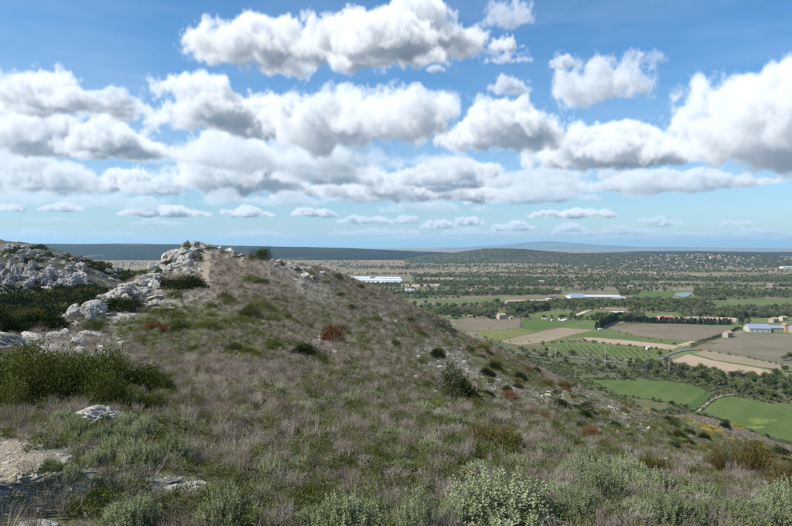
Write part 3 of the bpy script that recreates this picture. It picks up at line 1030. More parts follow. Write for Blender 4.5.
def icosphere(sub):
    t = (1 + 5 ** 0.5) / 2
    v = [(-1, t, 0), (1, t, 0), (-1, -t, 0), (1, -t, 0), (0, -1, t), (0, 1, t), (0, -1, -t), (0, 1, -t), (t, 0, -1), (t, 0, 1), (-t, 0, -1), (-t, 0, 1)]
    f = [(0, 11, 5), (0, 5, 1), (0, 1, 7), (0, 7, 10), (0, 10, 11), (1, 5, 9), (5, 11, 4), (11, 10, 2), (10, 7, 6), (7, 1, 8), (3, 9, 4), (3, 4, 2), (3, 2, 6), (3, 6, 8), (3, 8, 9), (4, 9, 5), (2, 4, 11), (6, 2, 10), (8, 6, 7), (9, 8, 1)]
    v = [np.array(a, float) / np.linalg.norm(a) for a in v]
    for _ in range(sub):
        cache, g = {}, []
        def mid(a, b):
            k = (min(a, b), max(a, b))
            if k not in cache:
                p = v[a] + v[b]; v.append(p / np.linalg.norm(p)); cache[k] = len(v) - 1
            return cache[k]
        for a, b, c in f:
            ab, bc, ca = mid(a, b), mid(b, c), mid(c, a)
            g += [(a, ab, ca), (b, bc, ab), (c, ca, bc), (ab, bc, ca)]
        f = g
    return np.array(v), np.array(f)


ICO = {k: icosphere(k) for k in (1, 2, 3, 4)}


def rock_mesh(seed, mat, sub=3, size=(1, 1, 0.6), planes=20, rough=0.10):
    """Broken limestone block: a ball cut by planes, with ledges and pits."""
    rs = np.random.RandomState(seed)
    v, f = ICO[sub]
    d = v.copy()
    r = np.full(len(d), 1.0)
    pn = unit(rs.standard_normal((planes, 3))); pd = rs.uniform(0.45, 0.85, planes)
    for n_, k in zip(pn, pd):
        dot = d @ n_
        r = np.where(dot > 0.05, np.minimum(r, k / np.maximum(dot, 0.05)), r)
    n1 = fbm(d[:, 0] * 2.2 + d[:, 2] * 1.3 + seed, d[:, 1] * 2.2 - d[:, 2] * 1.7, 4, seed)
    led = np.abs(((d[:, 2] * r * 3.1 + n1 * 0.6) % 1) - 0.5)
    n2 = fbm(d[:, 0] * 6 - d[:, 2] * 4.3 + seed, d[:, 1] * 6 + d[:, 2] * 5.1, 2, seed + 5)
    crack = np.abs(fbm(d[:, 0] * 1.7 + d[:, 2] * 2.2 + seed, d[:, 1] * 1.9 - d[:, 2] * 0.9, 2, seed + 9)) < 0.07
    r = r * (1 + rough * n1 * 1.5 + rough * 0.7 * n2 - rough * 0.3 * (led < 0.1) - rough * 1.3 * crack)
    return raw_mesh('rock', d * r[:, None] * np.array(size), f, [mat], smooth=False)


# ---- plant and stone materials
M_ROCKROSE = leaf_mat('rockrose_leaf', (0.095, 0.115, 0.060), (0.210, 0.240, 0.135), (0.335, 0.362, 0.228), 0.22, 5.0, 0.35)
M_OAK = leaf_mat('kermes_leaf', (0.026, 0.036, 0.011), (0.062, 0.078, 0.020), (0.150, 0.155, 0.046), 0.2, 5.0, 0.5)
M_DARK = leaf_mat('holm_leaf', (0.012, 0.020, 0.008), (0.026, 0.038, 0.014), (0.055, 0.068, 0.026), 0.12, 2.0, 0.4)
M_OLIVE = leaf_mat('olive_brown_leaf', (0.070, 0.060, 0.020), (0.125, 0.105, 0.035), (0.185, 0.165, 0.060), 0.2, 3.0, 0.4)
M_RUSSET = leaf_mat('russet_leaf', (0.070, 0.028, 0.014), (0.135, 0.056, 0.028), (0.20, 0.095, 0.05), 0.2, 3.0, 0.3)
M_BROWN = leaf_mat('bronze_leaf', (0.055, 0.042, 0.015), (0.105, 0.078, 0.027), (0.165, 0.120, 0.045), 0.2, 3.0, 0.3)
M_GREENH = leaf_mat('fresh_leaf', (0.060, 0.080, 0.022), (0.105, 0.130, 0.038), (0.165, 0.185, 0.065), 0.25, 3.0, 0.5)
M_SPURGE = leaf_mat('spurge_leaf', (0.13, 0.15, 0.035), (0.21, 0.225, 0.05), (0.30, 0.30, 0.08), 0.25, 3.0, 0.4)
M_GORSE = leaf_mat('gorse_flower', (0.10, 0.10, 0.02), (0.36, 0.27, 0.03), (0.55, 0.42, 0.05), 0.2, 4.0, 0.4)
M_DRY = leaf_mat('dry_stalk', (0.150, 0.116, 0.104), (0.268, 0.220, 0.198), (0.400, 0.345, 0.312), 0.25, 2.5, 0.7)
M_STRAW = leaf_mat('dry_grass', (0.19, 0.165, 0.125), (0.29, 0.26, 0.205), (0.40, 0.365, 0.30), 0.3, 2.5, 0.7)
M_THYME = leaf_mat('grey_cushion_leaf', (0.085, 0.085, 0.060), (0.135, 0.135, 0.095), (0.20, 0.195, 0.15), 0.2, 4.0, 0.5)
M_STEM = plain_mat('bush_stem', (0.085, 0.066, 0.050), 0.3, 8)


def limestone(name, lo, mid, hi, scale, bump=0.04):
    m = Mat(name)
    p = m.coord('Object'); info = m.node('ObjectInfo')
    n1 = m.noise(p, 1.6 * scale, 6, 0.65); n2 = m.noise(p, 9 * scale, 5, 0.7)
    f_ = m.math('ADD', m.math('MULTIPLY', n1, 0.7), m.math('MULTIPLY', n2, 0.35))
    f_ = m.math('ADD', f_, m.math('MULTIPLY', m.math('SUBTRACT', info.outputs['Random'], 0.5), 0.14))
    c = m.ramp(f_, ((0.33, lo), (0.47, mid), (0.68, hi)))
    return m.finish(c, 0.95, m.bump(m.math('ADD', n1, m.math('MULTIPLY', n2, 0.5)), bump), 0.1)


M_LIME = limestone('limestone', (0.11, 0.105, 0.09), (0.28, 0.27, 0.243), (0.46, 0.45, 0.415), 1.0)
M_CHIP = limestone('limestone_chip', (0.19, 0.175, 0.145), (0.34, 0.32, 0.28), (0.50, 0.48, 0.44), 1.0, 0.002)
M_LIME2 = limestone('weathered_limestone', (0.10, 0.095, 0.085), (0.28, 0.27, 0.25), (0.46, 0.45, 0.42), 1.0, 0.3)


# ------------------------------------------------------------------ uncountable cover by geometry nodes
def scatter(name, pts, rot, scl, idx, templates, label):
    me = bpy.data.meshes.new(name + '_points')
    me.vertices.add(len(pts)); me.vertices.foreach_set('co', np.asarray(pts, np.float32).ravel())
    a = me.attributes.new('rot', 'FLOAT_VECTOR', 'POINT'); a.data.foreach_set('vector', np.asarray(rot, np.float32).ravel())
    a = me.attributes.new('scl', 'FLOAT_VECTOR', 'POINT'); a.data.foreach_set('vector', np.asarray(scl, np.float32).ravel())
    a = me.attributes.new('idx', 'INT', 'POINT'); a.data.foreach_set('value', np.asarray(idx, np.int32))
    col = bpy.data.collections.new(name + '_kinds')
    for i, t in enumerate(templates):
        o = bpy.data.objects.new('%s_kind_%02d' % (name, i), t)
        col.objects.link(o)
    ob = link(name, me)
    ng = bpy.data.node_groups.new(name + '_nodes', 'GeometryNodeTree')
    ng.interface.new_socket('Geometry', in_out='INPUT', socket_type='NodeSocketGeometry')
    ng.interface.new_socket('Geometry', in_out='OUTPUT', socket_type='NodeSocketGeometry')
    N, L = ng.nodes, ng.links
    gi, go = N.new('NodeGroupInput'), N.new('NodeGroupOutput')
    ci = N.new('GeometryNodeCollectionInfo'); ci.inputs['Collection'].default_value = col
    ci.inputs['Separate Children'].default_value = True; ci.inputs['Reset Children'].default_value = True
    ip = N.new('GeometryNodeInstanceOnPoints'); ip.inputs['Pick Instance'].default_value = True
    def named(nm, ty):
        n = N.new('GeometryNodeInputNamedAttribute'); n.data_type = ty; n.inputs['Name'].default_value = nm
        return n.outputs['Attribute']
    e2r = N.new('FunctionNodeEulerToRotation')
    L.new(named('rot', 'FLOAT_VECTOR'), e2r.inputs[0])
    L.new(gi.outputs[0], ip.inputs['Points']); L.new(ci.outputs[0], ip.inputs['Instance'])
    L.new(named('idx', 'INT'), ip.inputs['Instance Index']); L.new(e2r.outputs[0], ip.inputs['Rotation']); L.new(named('scl', 'FLOAT_VECTOR'), ip.inputs['Scale'])
    L.new(ip.outputs[0], go.inputs[0])
    md = ob.modifiers.new('scatter', 'NODES'); md.node_group = ng
    return set_props(ob, label, None, None, 'stuff')


rs = np.random.RandomState(33)
# ------------------------------------------------------------------ rocks one can tell apart
BUSH_SPOTS = []
ROCKS = [rock_mesh(300 + i, M_LIME, 3, (1.0, rs.uniform(0.6, 0.9), rs.uniform(0.42, 0.7)), 18, 0.09) for i in range(9)]


def rock(px, py, size, label, group=None, rz=None, squash=1.0, sink=0.3, seed=None, ground=on_ridge, mesh=None, tilt=0.2):
    c = ground(px, py)
    if math.hypot(c[0], c[1]) < 30:
        BUSH_SPOTS.append((c[0], c[1], size * 2.3))
    o = link('limestone_rock', mesh or ROCKS[rs.randint(len(ROCKS))])
    o.location = (c[0], c[1], c[2] + size * (0.35 - sink) * squash)
    o.rotation_euler = (rs.normal(0, tilt), rs.normal(0, tilt), rs.uniform(0, 6.28) if rz is None else rz)
    o.scale = (size, size * rs.uniform(0.8, 1.1), size * squash)
    return set_props(o, label, 'rock', group)


big = rock_mesh(350, M_LIME, 4, (1.0, 0.62, 0.5), 14, 0.12)
rock(101, 426, 0.42, 'whitish boulder half buried among grey-green bushes by the gravel path', rz=0.2, mesh=big, tilt=0.05, sink=0.1)
rock(55, 441, 0.10, 'small flat pale stone beside the gravel path', rz=0.3)
rock(54, 455, 0.12, 'long flat pale stone below the smaller one by the gravel path', rz=0.2, squash=0.7)
rock(68, 459, 0.075, 'small bright stone next to the long flat stone')
rock(82, 477, 0.07, 'very bright little stone under the grey-green bushes')
rock(74, 491, 0.09, 'rounded stone at the edge of the dark shade', squash=0.9)
rock(90, 486, 0.06, 'angular stone beside the rounded one near the shade')
rock(2, 489, 0.09, 'grey stone lying at the dark shade under the path', squash=0.9)
rock(38, 527, 0.14, 'flat pale rock in front of the dark shade', rz=0.1, squash=0.5)
rock(108, 519, 0.11, 'pale rock poking out at the foot of a grey-green bush', squash=0.7)
rock(182, 490, 0.28, 'low grey rock slab showing through the dry brush', rz=0.4, squash=0.35, mesh=big)
rock(172, 482, 0.15, 'smaller grey slab touching the low rock slab', squash=0.4)
rock(12, 349, 1.9, 'broad sloping white rock slab above the dark shrubs', rz=0.3, squash=0.55, mesh=big)
rock(38, 341, 1.3, 'white rock next to the broad sloping slab', rz=0.6, squash=0.6)
rock(58, 339, 0.75, 'knobbly white rock in the middle of the outcrop above the dark shrubs')
rock(66, 334, 0.55, 'upper small white rock of the outcrop above the dark shrubs')
rock(80, 346, 0.62, 'rounded pale boulder at the end of the outcrop above the dark shrubs', squash=1.0)
rock(100, 337, 0.8, 'pale stony ledge in front of the grassy hollow', squash=0.5)
GC = 'limestone blocks of the ridge crest'
LC = 'jagged white limestone block of the broken crest leading up to the summit'
cre = [(76, 312), (84, 309), (92, 304), (99, 300), (106, 296), (113, 292), (120, 288), (128, 284), (135, 279), (142, 276), (148, 273), (154, 270), (160, 265), (166, 261), (171, 257), (176, 254), (180, 250), (184, 248)]
for i, (a, b) in enumerate(cre):
    for k in range(5):
        s = rs.uniform(0.45, 1.25) * (1.15 if a > 120 else 0.85)
        rock(a + rs.uniform(-5, 9), b + rs.uniform(0.5, 15) + (2 if k else 0), s, LC, GC, squash=rs.uniform(0.7, 1.4), sink=0.22, tilt=0.45)
for i in range(30):
    rock(rs.uniform(164, 200), rs.uniform(247, 274), rs.uniform(0.5, 1.5), LC, GC, squash=rs.uniform(0.7, 1.5), sink=0.2, tilt=0.45)
LS = 'white limestone block of the summit cap with scrub between'
for (a, b, s) in [(186, 247, 0.9), (191, 246.5, 1.0), (197, 248, 0.9), (203, 248, 1.0), (212, 248, 1.2), (220, 250, 1.3), (228, 252, 1.1), (234, 254, 1.4), (194, 252, 1.5), (188, 256, 1.7)]:
    rock(a, b, s, LS, 'limestone blocks of the summit cap', squash=rs.uniform(0.7, 1.1), sink=0.25, tilt=0.4)
LE = 'pale limestone block strung along the crest beyond the lone round shrub'
for (a, b) in [(240, 256), (247, 258), (266, 260), (272, 259), (278, 261), (284, 262), (290, 263), (296, 265), (302, 268), (308, 270), (276, 266), (286, 268), (296, 272), (304, 276), (312, 277), (322, 272), (294, 279), (302, 284)]:
    rock(a, b + 1, rs.uniform(0.5, 1.15), LE, 'limestone blocks strung along the far crest', squash=rs.uniform(0.6, 1.0), sink=0.25, tilt=0.4)
LM = 'grey white stone lying on the scrubby saddle below the crest'
for i in range(16):
    rock(rs.uniform(110, 175), rs.uniform(285, 312), rs.uniform(0.4, 1.3), LM, 'stones on the saddle below the crest', squash=rs.uniform(0.4, 0.7))
LR_ = 'bare white stone scattered on the steep slope above the plain'
for (cx, cy_, w, h, k) in [(455, 362, 34, 16, 8), (500, 384, 24, 12, 5), (598, 408, 40, 12, 16), (330, 352, 30, 14, 4), (575, 396, 25, 8, 6), (640, 425, 40, 10, 4)]:
    for i in range(k):
        rock(cx + rs.normal(0, w / 2), cy_ + rs.normal(0, h / 2), rs.uniform(0.2, 0.5) * (1.3 if cx > 560 else 1), LR_, 'white stones on the steep slope', squash=rs.uniform(0.4, 0.7))

# ------------------------------------------------------------------ bushes one can tell apart
BUSH = {
    'rockrose': ([rockrose_mesh(400 + i, M_ROCKROSE, 620, 0.5, 0.58, 0.044, 14) for i in range(4)], 'rockrose_bush'),
    'oak': ([leafy_mesh(420 + i, M_OAK, 5600, 0.7, 0.85, 0.042, 0.5) for i in range(3)], 'evergreen_shrub'),
    'dark': ([leafy_mesh(430 + i, M_DARK, 5200, 0.8, 1.0, 0.075, 0.4) for i in range(3)], 'dark_shrub'),
    'olive': ([broom_mesh(440 + i, M_OLIVE, 280, 0.5, 0.65) for i in range(2)], 'broom_shrub'),
    'russet': ([leafy_mesh(450 + i, M_RUSSET, 2600, 0.7, 0.75, 0.065, 0.4, 0.6) for i in range(2)], 'russet_shrub'),
    'bronze': ([broom_mesh(460 + i, M_BROWN, 230, 0.5, 0.75) for i in range(2)], 'bronze_shrub'),
    'green': ([leafy_mesh(470 + i, M_GREENH, 2300, 0.55, 0.52, 0.055, 0.35, 0.6) for i in range(2)], 'green_bush'),
    'spurge': ([broom_mesh(480 + i, M_SPURGE, 130, 0.22, 0.32, 0.008) for i in range(2)], 'spurge_plant'),
    'gorse': ([leafy_mesh(490 + i, M_GORSE, 1400, 0.7, 0.7, 0.07, 0.4, 0.5) for i in range(2)], 'gorse_bush'),
    'farrose': ([leafy_mesh(495 + i, M_ROCKROSE, 1300, 0.5, 0.55, 0.05, 0.35, 0.7) for i in range(2)], 'rockrose_bush'),
}
STEMS = {}
CATS = {'rockrose': 'bush', 'farrose': 'bush', 'oak': 'shrub', 'dark': 'shrub', 'olive': 'shrub', 'russet': 'shrub', 'bronze': 'shrub', 'green': 'bush', 'spurge': 'plant', 'gorse': 'bush'}
brs = np.random.RandomState(8)
W0 = {'rockrose': 0.5, 'farrose': 0.5, 'oak': 0.75, 'dark': 0.85, 'olive': 0.5, 'russet': 0.75, 'bronze': 0.5, 'green': 0.6, 'spurge': 0.22, 'gorse': 0.75}


def bush(kind, c, width, label, group=None, tall=1.0, sink=0.03):
    """One plant standing at c: an empty with foliage and stems; width in metres."""
    meshes, name = BUSH[kind]
    if kind not in STEMS:
        STEMS[kind] = stems_mesh(np.random.RandomState(len(name)), 9, W0[kind] * 0.85, W0[kind] * 0.75, M_STEM, 0.014 * W0[kind] / 0.5)
    s = width / 2 / W0[kind]
    BUSH_SPOTS.append((c[0], c[1], width))
    root = bpy.data.objects.new(name, None); COL.objects.link(root)
    root.empty_display_size = 0.1
    root.location = (c[0], c[1], c[2] - sink * width)
    root.rotation_euler = (0, 0, brs.uniform(0, 6.28))
    root.scale = (s, s, s * tall)
    link('foliage', meshes[brs.randint(len(meshes))], root)
    link('stems', STEMS[kind], root)
    return set_props(root, label, CATS[kind], group)


def b(kind, px, py, wpx, label, group=None, tall=1.0):
    """py is the row where the plant meets the ground, wpx its width in photograph pixels."""
    c = on_ridge(px, py)
    tall *= {'dark': 1.3, 'russet': 1.4, 'olive': 1.35, 'green': 1.2, 'bronze': 1.25, 'oak': 1.1}.get(kind, 1.0)
    return bush(kind, c, wpx / F * math.hypot(c[0], c[1]), label, group, tall)


# landmarks of the ridge
b('oak', 262, 260, 20, 'lone round dark shrub standing on the skyline of the crest', tall=1.15)
b('oak', 251, 260, 14, 'smaller dark shrub leaning against the lone round one', tall=0.5)
b('russet', 331, 342, 27, 'rust red shrub on the open flank below the crest', tall=0.9)
b('dark', 303, 357, 30, 'dark green shrub standing above the pale dry grass near the rust red shrub', tall=0.6)
b('dark', 436, 358, 17, 'small dark round shrub on the edge of the steep slope', tall=0.8)
b('dark', 463, 403, 38, 'tall dark evergreen shrub alone on the dry flank', tall=1.05)
b('dark', 486, 397, 20, 'low dark shrub just beyond the tall evergreen one', tall=0.5)
b('olive', 474, 408, 18, 'small olive brown shrub at the foot of the tall evergreen one', tall=0.8)
b('russet', 509, 400, 20, 'reddish brown low shrub downhill of the tall evergreen one', tall=0.7)
b('olive', 484, 448, 36, 'olive brown broom bush with upright shoots in the dry grass', tall=0.9)
b('olive', 507, 450, 34, 'second olive brown broom bush growing into the first', tall=0.95)
b('green', 499, 411, 14, 'fresh green little bush near the tall evergreen shrub', tall=1.0)
b('green', 533, 428, 16, 'green bush between the broom bushes and the russet one', tall=0.9)
b('green', 554, 428, 20, 'wide green bush on the slope beside white stones', tall=0.8)
b('russet', 592, 440, 20, 'orange brown shrub on the slope above the grey-green bushes', tall=0.85)
b('russet', 541, 420, 18, 'low russet patch of shrub among white stones on the slope', tall=0.6)
b('russet', 607, 444, 14, 'small russet shrub next to the orange brown one', tall=0.5)
b('olive', 648, 476, 20, 'dark olive brown bush standing up behind the grey-green row', tall=1.3)
b('olive', 662, 477, 22, 'olive brown bush beside the dark one behind the grey-green row', tall=1.15)
b('bronze', 728, 478, 30, 'bronze shrub with upright shoots at the edge of the drop', tall=1.1)
b('bronze', 752, 480, 36, 'tallest bronze shrub at the edge of the drop', tall=1.2)
b('bronze', 715, 470, 20, 'small bronze shrub beside the tall ones', tall=0.9)
b('bronze', 786, 500, 34, 'bronze shrub standing behind the pale bush on the edge', tall=1.3)
b('russet', 157, 332, 24, 'brownish red shrub on the saddle before the summit', tall=0.6)
b('dark', 190, 288, 40, 'wide dark shrub under the summit rocks beside the worn path', tall=0.42)
b('dark', 166, 287, 20, 'dark shrub joined to the wide one under the summit', tall=0.5)
b('dark', 118, 311, 40, 'broad dark brown green shrub among the crest rocks', tall=0.4)
b('oak', 199, 260, 10, 'little green shrub beside the path at the summit', tall=0.9)
b('oak', 188, 249, 12, 'dark tuft of shrub on top of the summit rocks', tall=0.7)
b('dark', 168, 268, 14, 'dark shrub wedged in the rocks below the summit', tall=0.6)
b('oak', 143, 275, 16, 'dark shrub on the skyline of the broken crest', tall=0.7)
b('oak', 92, 330, 26, 'green shrub on the hollow behind the white outcrop', tall=0.6)
b('dark', 40, 331, 52, 'wide dark shrub behind the white outcrop', tall=0.4)
b('dark', 4, 336, 34, 'dark green shrub at the shaded rim of the valley', tall=0.9)
b('oak', 18, 324, 34, 'olive green shrub on the rim of the valley', tall=0.6)
b('olive', 30, 320, 30, 'brown green shrub on the rim above the dark wood', tall=0.6)
for (a, q, w_) in [(84, 312, 10), (98, 305, 12), (108, 302, 9), (126, 296, 12), (136, 287, 10), (150, 280, 11), (158, 274, 9), (174, 262, 9), (182, 256, 8), (210, 250, 9), (224, 254, 9), (236, 258, 8), (282, 266, 8), (298, 271, 9)]:
    b('oak', a, q, w_, 'small dark shrub wedged between the white crest rocks', 'shrubs between the crest rocks', brs.uniform(0.6, 1.0))
# thicket of evergreen shrubs above the path
T = 'dense dark green shrub in the thicket above the gravel path'
for (a, q, w_, t_) in [(-8, 402, 56, .95), (26, 398, 58, .95), (58, 400, 56, .95), (88, 398, 56, .95), (116, 392, 54, .9), (142, 392, 50, .75), (162, 392, 30, .7), (10, 412, 40, .8), (104, 408, 44, .9), (128, 408, 36, .8), (44, 380, 50, .7), (80, 376, 50, .7), (14, 378, 50, .8), (110, 378, 40, .6), (152, 410, 34, .7), (172, 402, 28, .7), (130, 424, 30, .8), (186, 392, 24, .6)]:
    mid = len(BUSH_SPOTS) % 3 == 0
    b('green' if mid else 'oak', a, q, w_ * brs.uniform(0.9, 1.12), 'mid green loose leafy shrub in the thicket above the gravel path' if mid else T, 'thicket of evergreen shrubs above the path', t_ * brs.uniform(0.95, 1.45))
# grey-green rockroses
b('rockrose', 502, 524, 116, 'largest grey-green leafy bush standing in the dry brush', tall=0.72)
b('rockrose', 452, 526, 50, 'grey-green bush tucked against the largest one', tall=0.9)
b('rockrose', 541, 522, 46, 'grey-green bush on the downhill side of the largest one', tall=0.9)
b('rockrose', 345, 536, 72, 'pale grey-green bush among dry twigs at the bottom of the flank', tall=1.25)
b('rockrose', 416, 536, 48, 'upright grey-green bush with tall shoots', tall=1.6)
b('rockrose', 225, 524, 62, 'grey-green bush beside the low rock slab', tall=1.0)
b('rockrose', 132, 528, 66, 'wide grey-green bush with yellowing leaves near the pale stones', tall=0.9)
b('rockrose', 170, 462, 46, 'grey-green bush standing behind the low rock slab', tall=1.0)
b('rockrose', 745, 524, 54, 'rounded grey-green bush in front of the bronze shrubs', tall=0.8)
b('rockrose', 676, 522, 56, 'grey-green bush next to the rounded one at the edge of the drop', tall=0.85)
b('rockrose', 640, 520, 46, 'grey-green bush in the middle of the pale row', tall=0.85)
b('rockrose', 430, 452, 30, 'grey-green bush above the largest one on the dry flank', tall=0.8)
b('rockrose', 392, 440, 40, 'grey-green bush spread out in the dry grass of the flank', tall=0.7)
G1 = 'small grey-green bush beside the gravel path and the buried boulder'
for (a, q, w_, t_) in [(62, 428, 28, 1.), (78, 440, 28, 1.), (100, 445, 30, 1.), (122, 446, 32, 1.), (145, 440, 30, 1.), (118, 462, 34, 1.), (140, 468, 34, 1.), (78, 456, 18, .8), (50, 470, 20, .8), (96, 466, 24, .9), (72, 480, 20, .8), (128, 430, 24, 1.0)]:
    b('rockrose', a, q, w_ * 1.15, G1, 'grey-green bushes by the gravel path', t_ * 1.1)
G2 = 'grey-green bush in the pale row along the edge of the drop'
for (a, q, w_, t_) in [(586, 470, 30, .8), (610, 478, 32, .8), (575, 482, 30, .8), (600, 500, 40, .8), (560, 500, 30, .7), (630, 488, 34, .8), (660, 500, 36, .85), (700, 508, 34, .8), (580, 520, 40, .8), (715, 524, 36, .8), (785, 526, 40, .9), (770, 510, 26, .8)]:
    b('rockrose', a, q, w_ * 1.35, G2, 'grey-green bushes along the edge of the drop', t_ * 1.3)
G3 = 'low grey-green bush scattered in the dry grass of the flank'
for (a, q, w_, t_) in [(480, 478, 34, .6), (412, 446, 26, .7), (300, 410, 22, .6), (326, 405, 22, .6), (280, 395, 20, .6), (352, 402, 18, .7), (272, 480, 30, .8), (300, 470, 26, .7), (262, 500, 26, .8), (240, 420, 22, .7), (222, 440, 22, .7), (370, 400, 20, .6), (545, 455, 30, .6), (566, 458, 28, .6), (520, 470, 26, .6),
                       (206, 500, 24, .8), (380, 520, 30, .9), (310, 524, 30, .8), (400, 470, 22, .6), (440, 418, 22, .6), (455, 425, 24, .6), (425, 412, 20, .6), (480, 420, 20, .6), (515, 440, 20, .7)]:
    b('rockrose', a, q, w_ * 1.2, G3, 'grey-green bushes scattered over the flank', t_ * 1.25)
G4 = 'yellow green spurge plant coming up through the dry brush'
for (a, q, w_, t_) in [(140, 408, 12, 1.1), (76, 405, 12, 1.), (293, 402, 16, .8), (360, 470, 9, 1.), (298, 497, 10, 1.2), (388, 440, 7, 1.), (520, 445, 10, 1.), (437, 505, 10, 1.), (322, 404, 10, .8), (250, 492, 7, 1.0), (390, 515, 8, 1.)]:
    b('spurge', a, q, w_, G4, 'spurge plants in the dry brush', t_)
# smaller scrub spread over the ridge
S1 = 'small dark evergreen shrub dotted on the dry flank of the ridge'
S2 = 'dark shrub dotted on the lower slope above the green fields'
S3 = 'low green bush on the saddle and flank below the summit'
S4 = 'yellow flowering gorse bush on the foot slope above the green fields'
S5 = ['fresh green low bush on the lower slope above the fields', 'pale grey-green low bush on the lower slope above the fields', 'olive brown low broom on the lower slope above the fields']
for i in range(34):
    b('green', *[(rs.normal(185, 38), rs.normal(318, 12)), (rs.normal(255, 40), rs.normal(345, 13)), (rs.normal(320, 30), rs.normal(375, 8))][i % 3], brs.uniform(10, 22), S3, 'green bushes below the summit', brs.uniform(0.45, 0.8))
for i in range(20):
    b('farrose', *[(rs.normal(200, 40), rs.normal(335, 12)), (rs.normal(150, 25), rs.normal(345, 10))][i % 2], brs.uniform(9, 18), 'pale grey-green bush on the saddle below the summit', 'pale bushes of the saddle', brs.uniform(0.5, 0.8))
for (a, q, w_) in [(262, 312, 26), (250, 318, 20), (238, 322, 18), (272, 322, 16), (286, 318, 12), (275, 350, 18), (320, 364, 16), (345, 330, 10), (362, 325, 10), (300, 300, 9), (285, 288, 9), (262, 284, 12), (340, 296, 9), (352, 310, 9), (375, 322, 12), (392, 316, 10), (410, 322, 10), (420, 335, 10), (360, 345, 9), (395, 345, 9),
                   (310, 275, 10), (326, 283, 8), (338, 279, 9), (360, 288, 9), (372, 296, 8), (420, 365, 12), (448, 345, 9), (470, 352, 10), (490, 362, 12), (215, 346, 18), (233, 352, 16), (205, 330, 18), (225, 300, 14), (180, 330, 20), (142, 345, 14)]:
    b('oak', a, q, w_ * 1.3, S1, 'small dark shrubs on the ridge flank', brs.uniform(0.5, 0.9))
for i in range(46):
    a = brs.uniform(470, 800)
    top = np.interp(a, [470, 500, 600, 700, 800], [338, 350, 400, 418, 455])
    low = np.interp(a, [470, 500, 600, 700, 800], [375, 400, 435, 455, 468])
    q = brs.uniform(top, low)
    b('dark' if i % 3 else 'oak', a, q, brs.uniform(7, 15), S2 if i % 3 else 'olive green evergreen shrub dotted on the lower slope above the fields', 'dark shrubs on the lower slope', brs.uniform(0.5, 0.9))
for i in range(40):
    a = brs.uniform(470, 800)
    top = np.interp(a, [470, 500, 600, 700, 800], [342, 352, 402, 420, 456])
    b(['green', 'farrose', 'olive'][i % 3], a, top + abs(brs.normal(0, 18)), brs.uniform(8, 18), S5[i % 3], 'low bushes on the lower slope', brs.uniform(0.4, 0.7))
for (a, q, w_) in [(690, 422, 9), (698, 426, 12), (705, 431, 12), (712, 428, 10), (718, 433, 10), (708, 437, 10), (735, 427, 12), (740, 430, 8), (645, 406, 8), (650, 408, 7), (760, 448, 10), (756, 452, 8), (768, 456, 10), (788, 460, 9), (730, 440, 8), (702, 448, 10)]:
    b('gorse', a, q, w_, S4, 'gorse bushes on the foot slope', brs.uniform(0.5, 0.8))
for (a, q, w_) in [(440, 352, 10), (566, 392, 12), (528, 372, 10), (655, 430, 10), (475, 382, 9), (690, 452, 12), (415, 330, 9), (365, 300, 8)]:
    b('russet', a, q, w_, 'small reddish brown shrub dotted on the slope', 'small reddish shrubs on the slope', 0.6)
# a tall shrub beside the path, outside the picture, whose shade falls across the gravel
c = np.array([-3.95, 3.55]); bush('dark', (c[0], c[1], float(ridge_z(*c))), 2.3, 'big dark shrub shading the edge of the gravel path', tall=1.1)

# ------------------------------------------------------------------ grass, herbs and chips between the bushes
rs = np.random.RandomState(3)


def ridge_points(a0, a1, r0, r1, dens):
    n = int(dens * 0.5 * math.radians(a1 - a0) * (r1 * r1 - r0 * r0))
    a = np.radians(rs.uniform(a0, a1, n)); r = np.sqrt(rs.uniform(r0 * r0, r1 * r1, n))
    return np.sin(a) * r, np.cos(a) * r, r


bands = [(-46, 46, 2.2, 8, 44, 0.50), (-43, 43, 8, 16, 22, 0.62), (-41, 41, 16, 45, 8.5, 0.80), (-40, 40, 45, 128, 3.0, 1.1), (3, 41, 128, 425, 0.85, 1.6)]
X, Y, RR, S = [], [], [], []
for (a0, a1, r0, r1, dens, sc) in bands:
    x, y, r = ridge_points(a0, a1, r0, r1, dens)
    X.append(x); Y.append(y); RR.append(r); S.append(np.full(len(x), sc))
X, Y, RR, S = (np.concatenate(q) for q in (X, Y, RR, S))
Zr = ridge_z(X, Y)
pm, rm, gm = path_mask(X, Y), patch_mask(X, Y, ROCK_P, 31), patch_mask(X, Y, GREEN_P, 41)
u = rs.rand(len(X))
clear = np.zeros(len(X), bool)
for (bx_, by_, bw_) in BUSH_SPOTS:
    clear |= (X - bx_) ** 2 + (Y - by_) ** 2 < (bw_ * 0.46 + 0.04) ** 2
keep = ~clear & (Zr > 0.5) & (u > pm * 1.1) & (rs.rand(len(X)) > rm * 0.80)
clump = fbm(X / 2.2, Y / 2.2, 3, 91)
greenish = rs.rand(len(X)) < np.clip(gm * 0.70 + np.where(RR < 40, 0.03, 0.14) + np.where(RR < 40, 0.14, 0.24) * clump, 0, 0.92)
kd, kg = keep & ~greenish, keep & greenish


def rots(n, tilt=0.12):
    return np.stack([rs.normal(0, tilt, n), rs.normal(0, tilt, n), rs.uniform(0, 2 * math.pi, n)], 1)


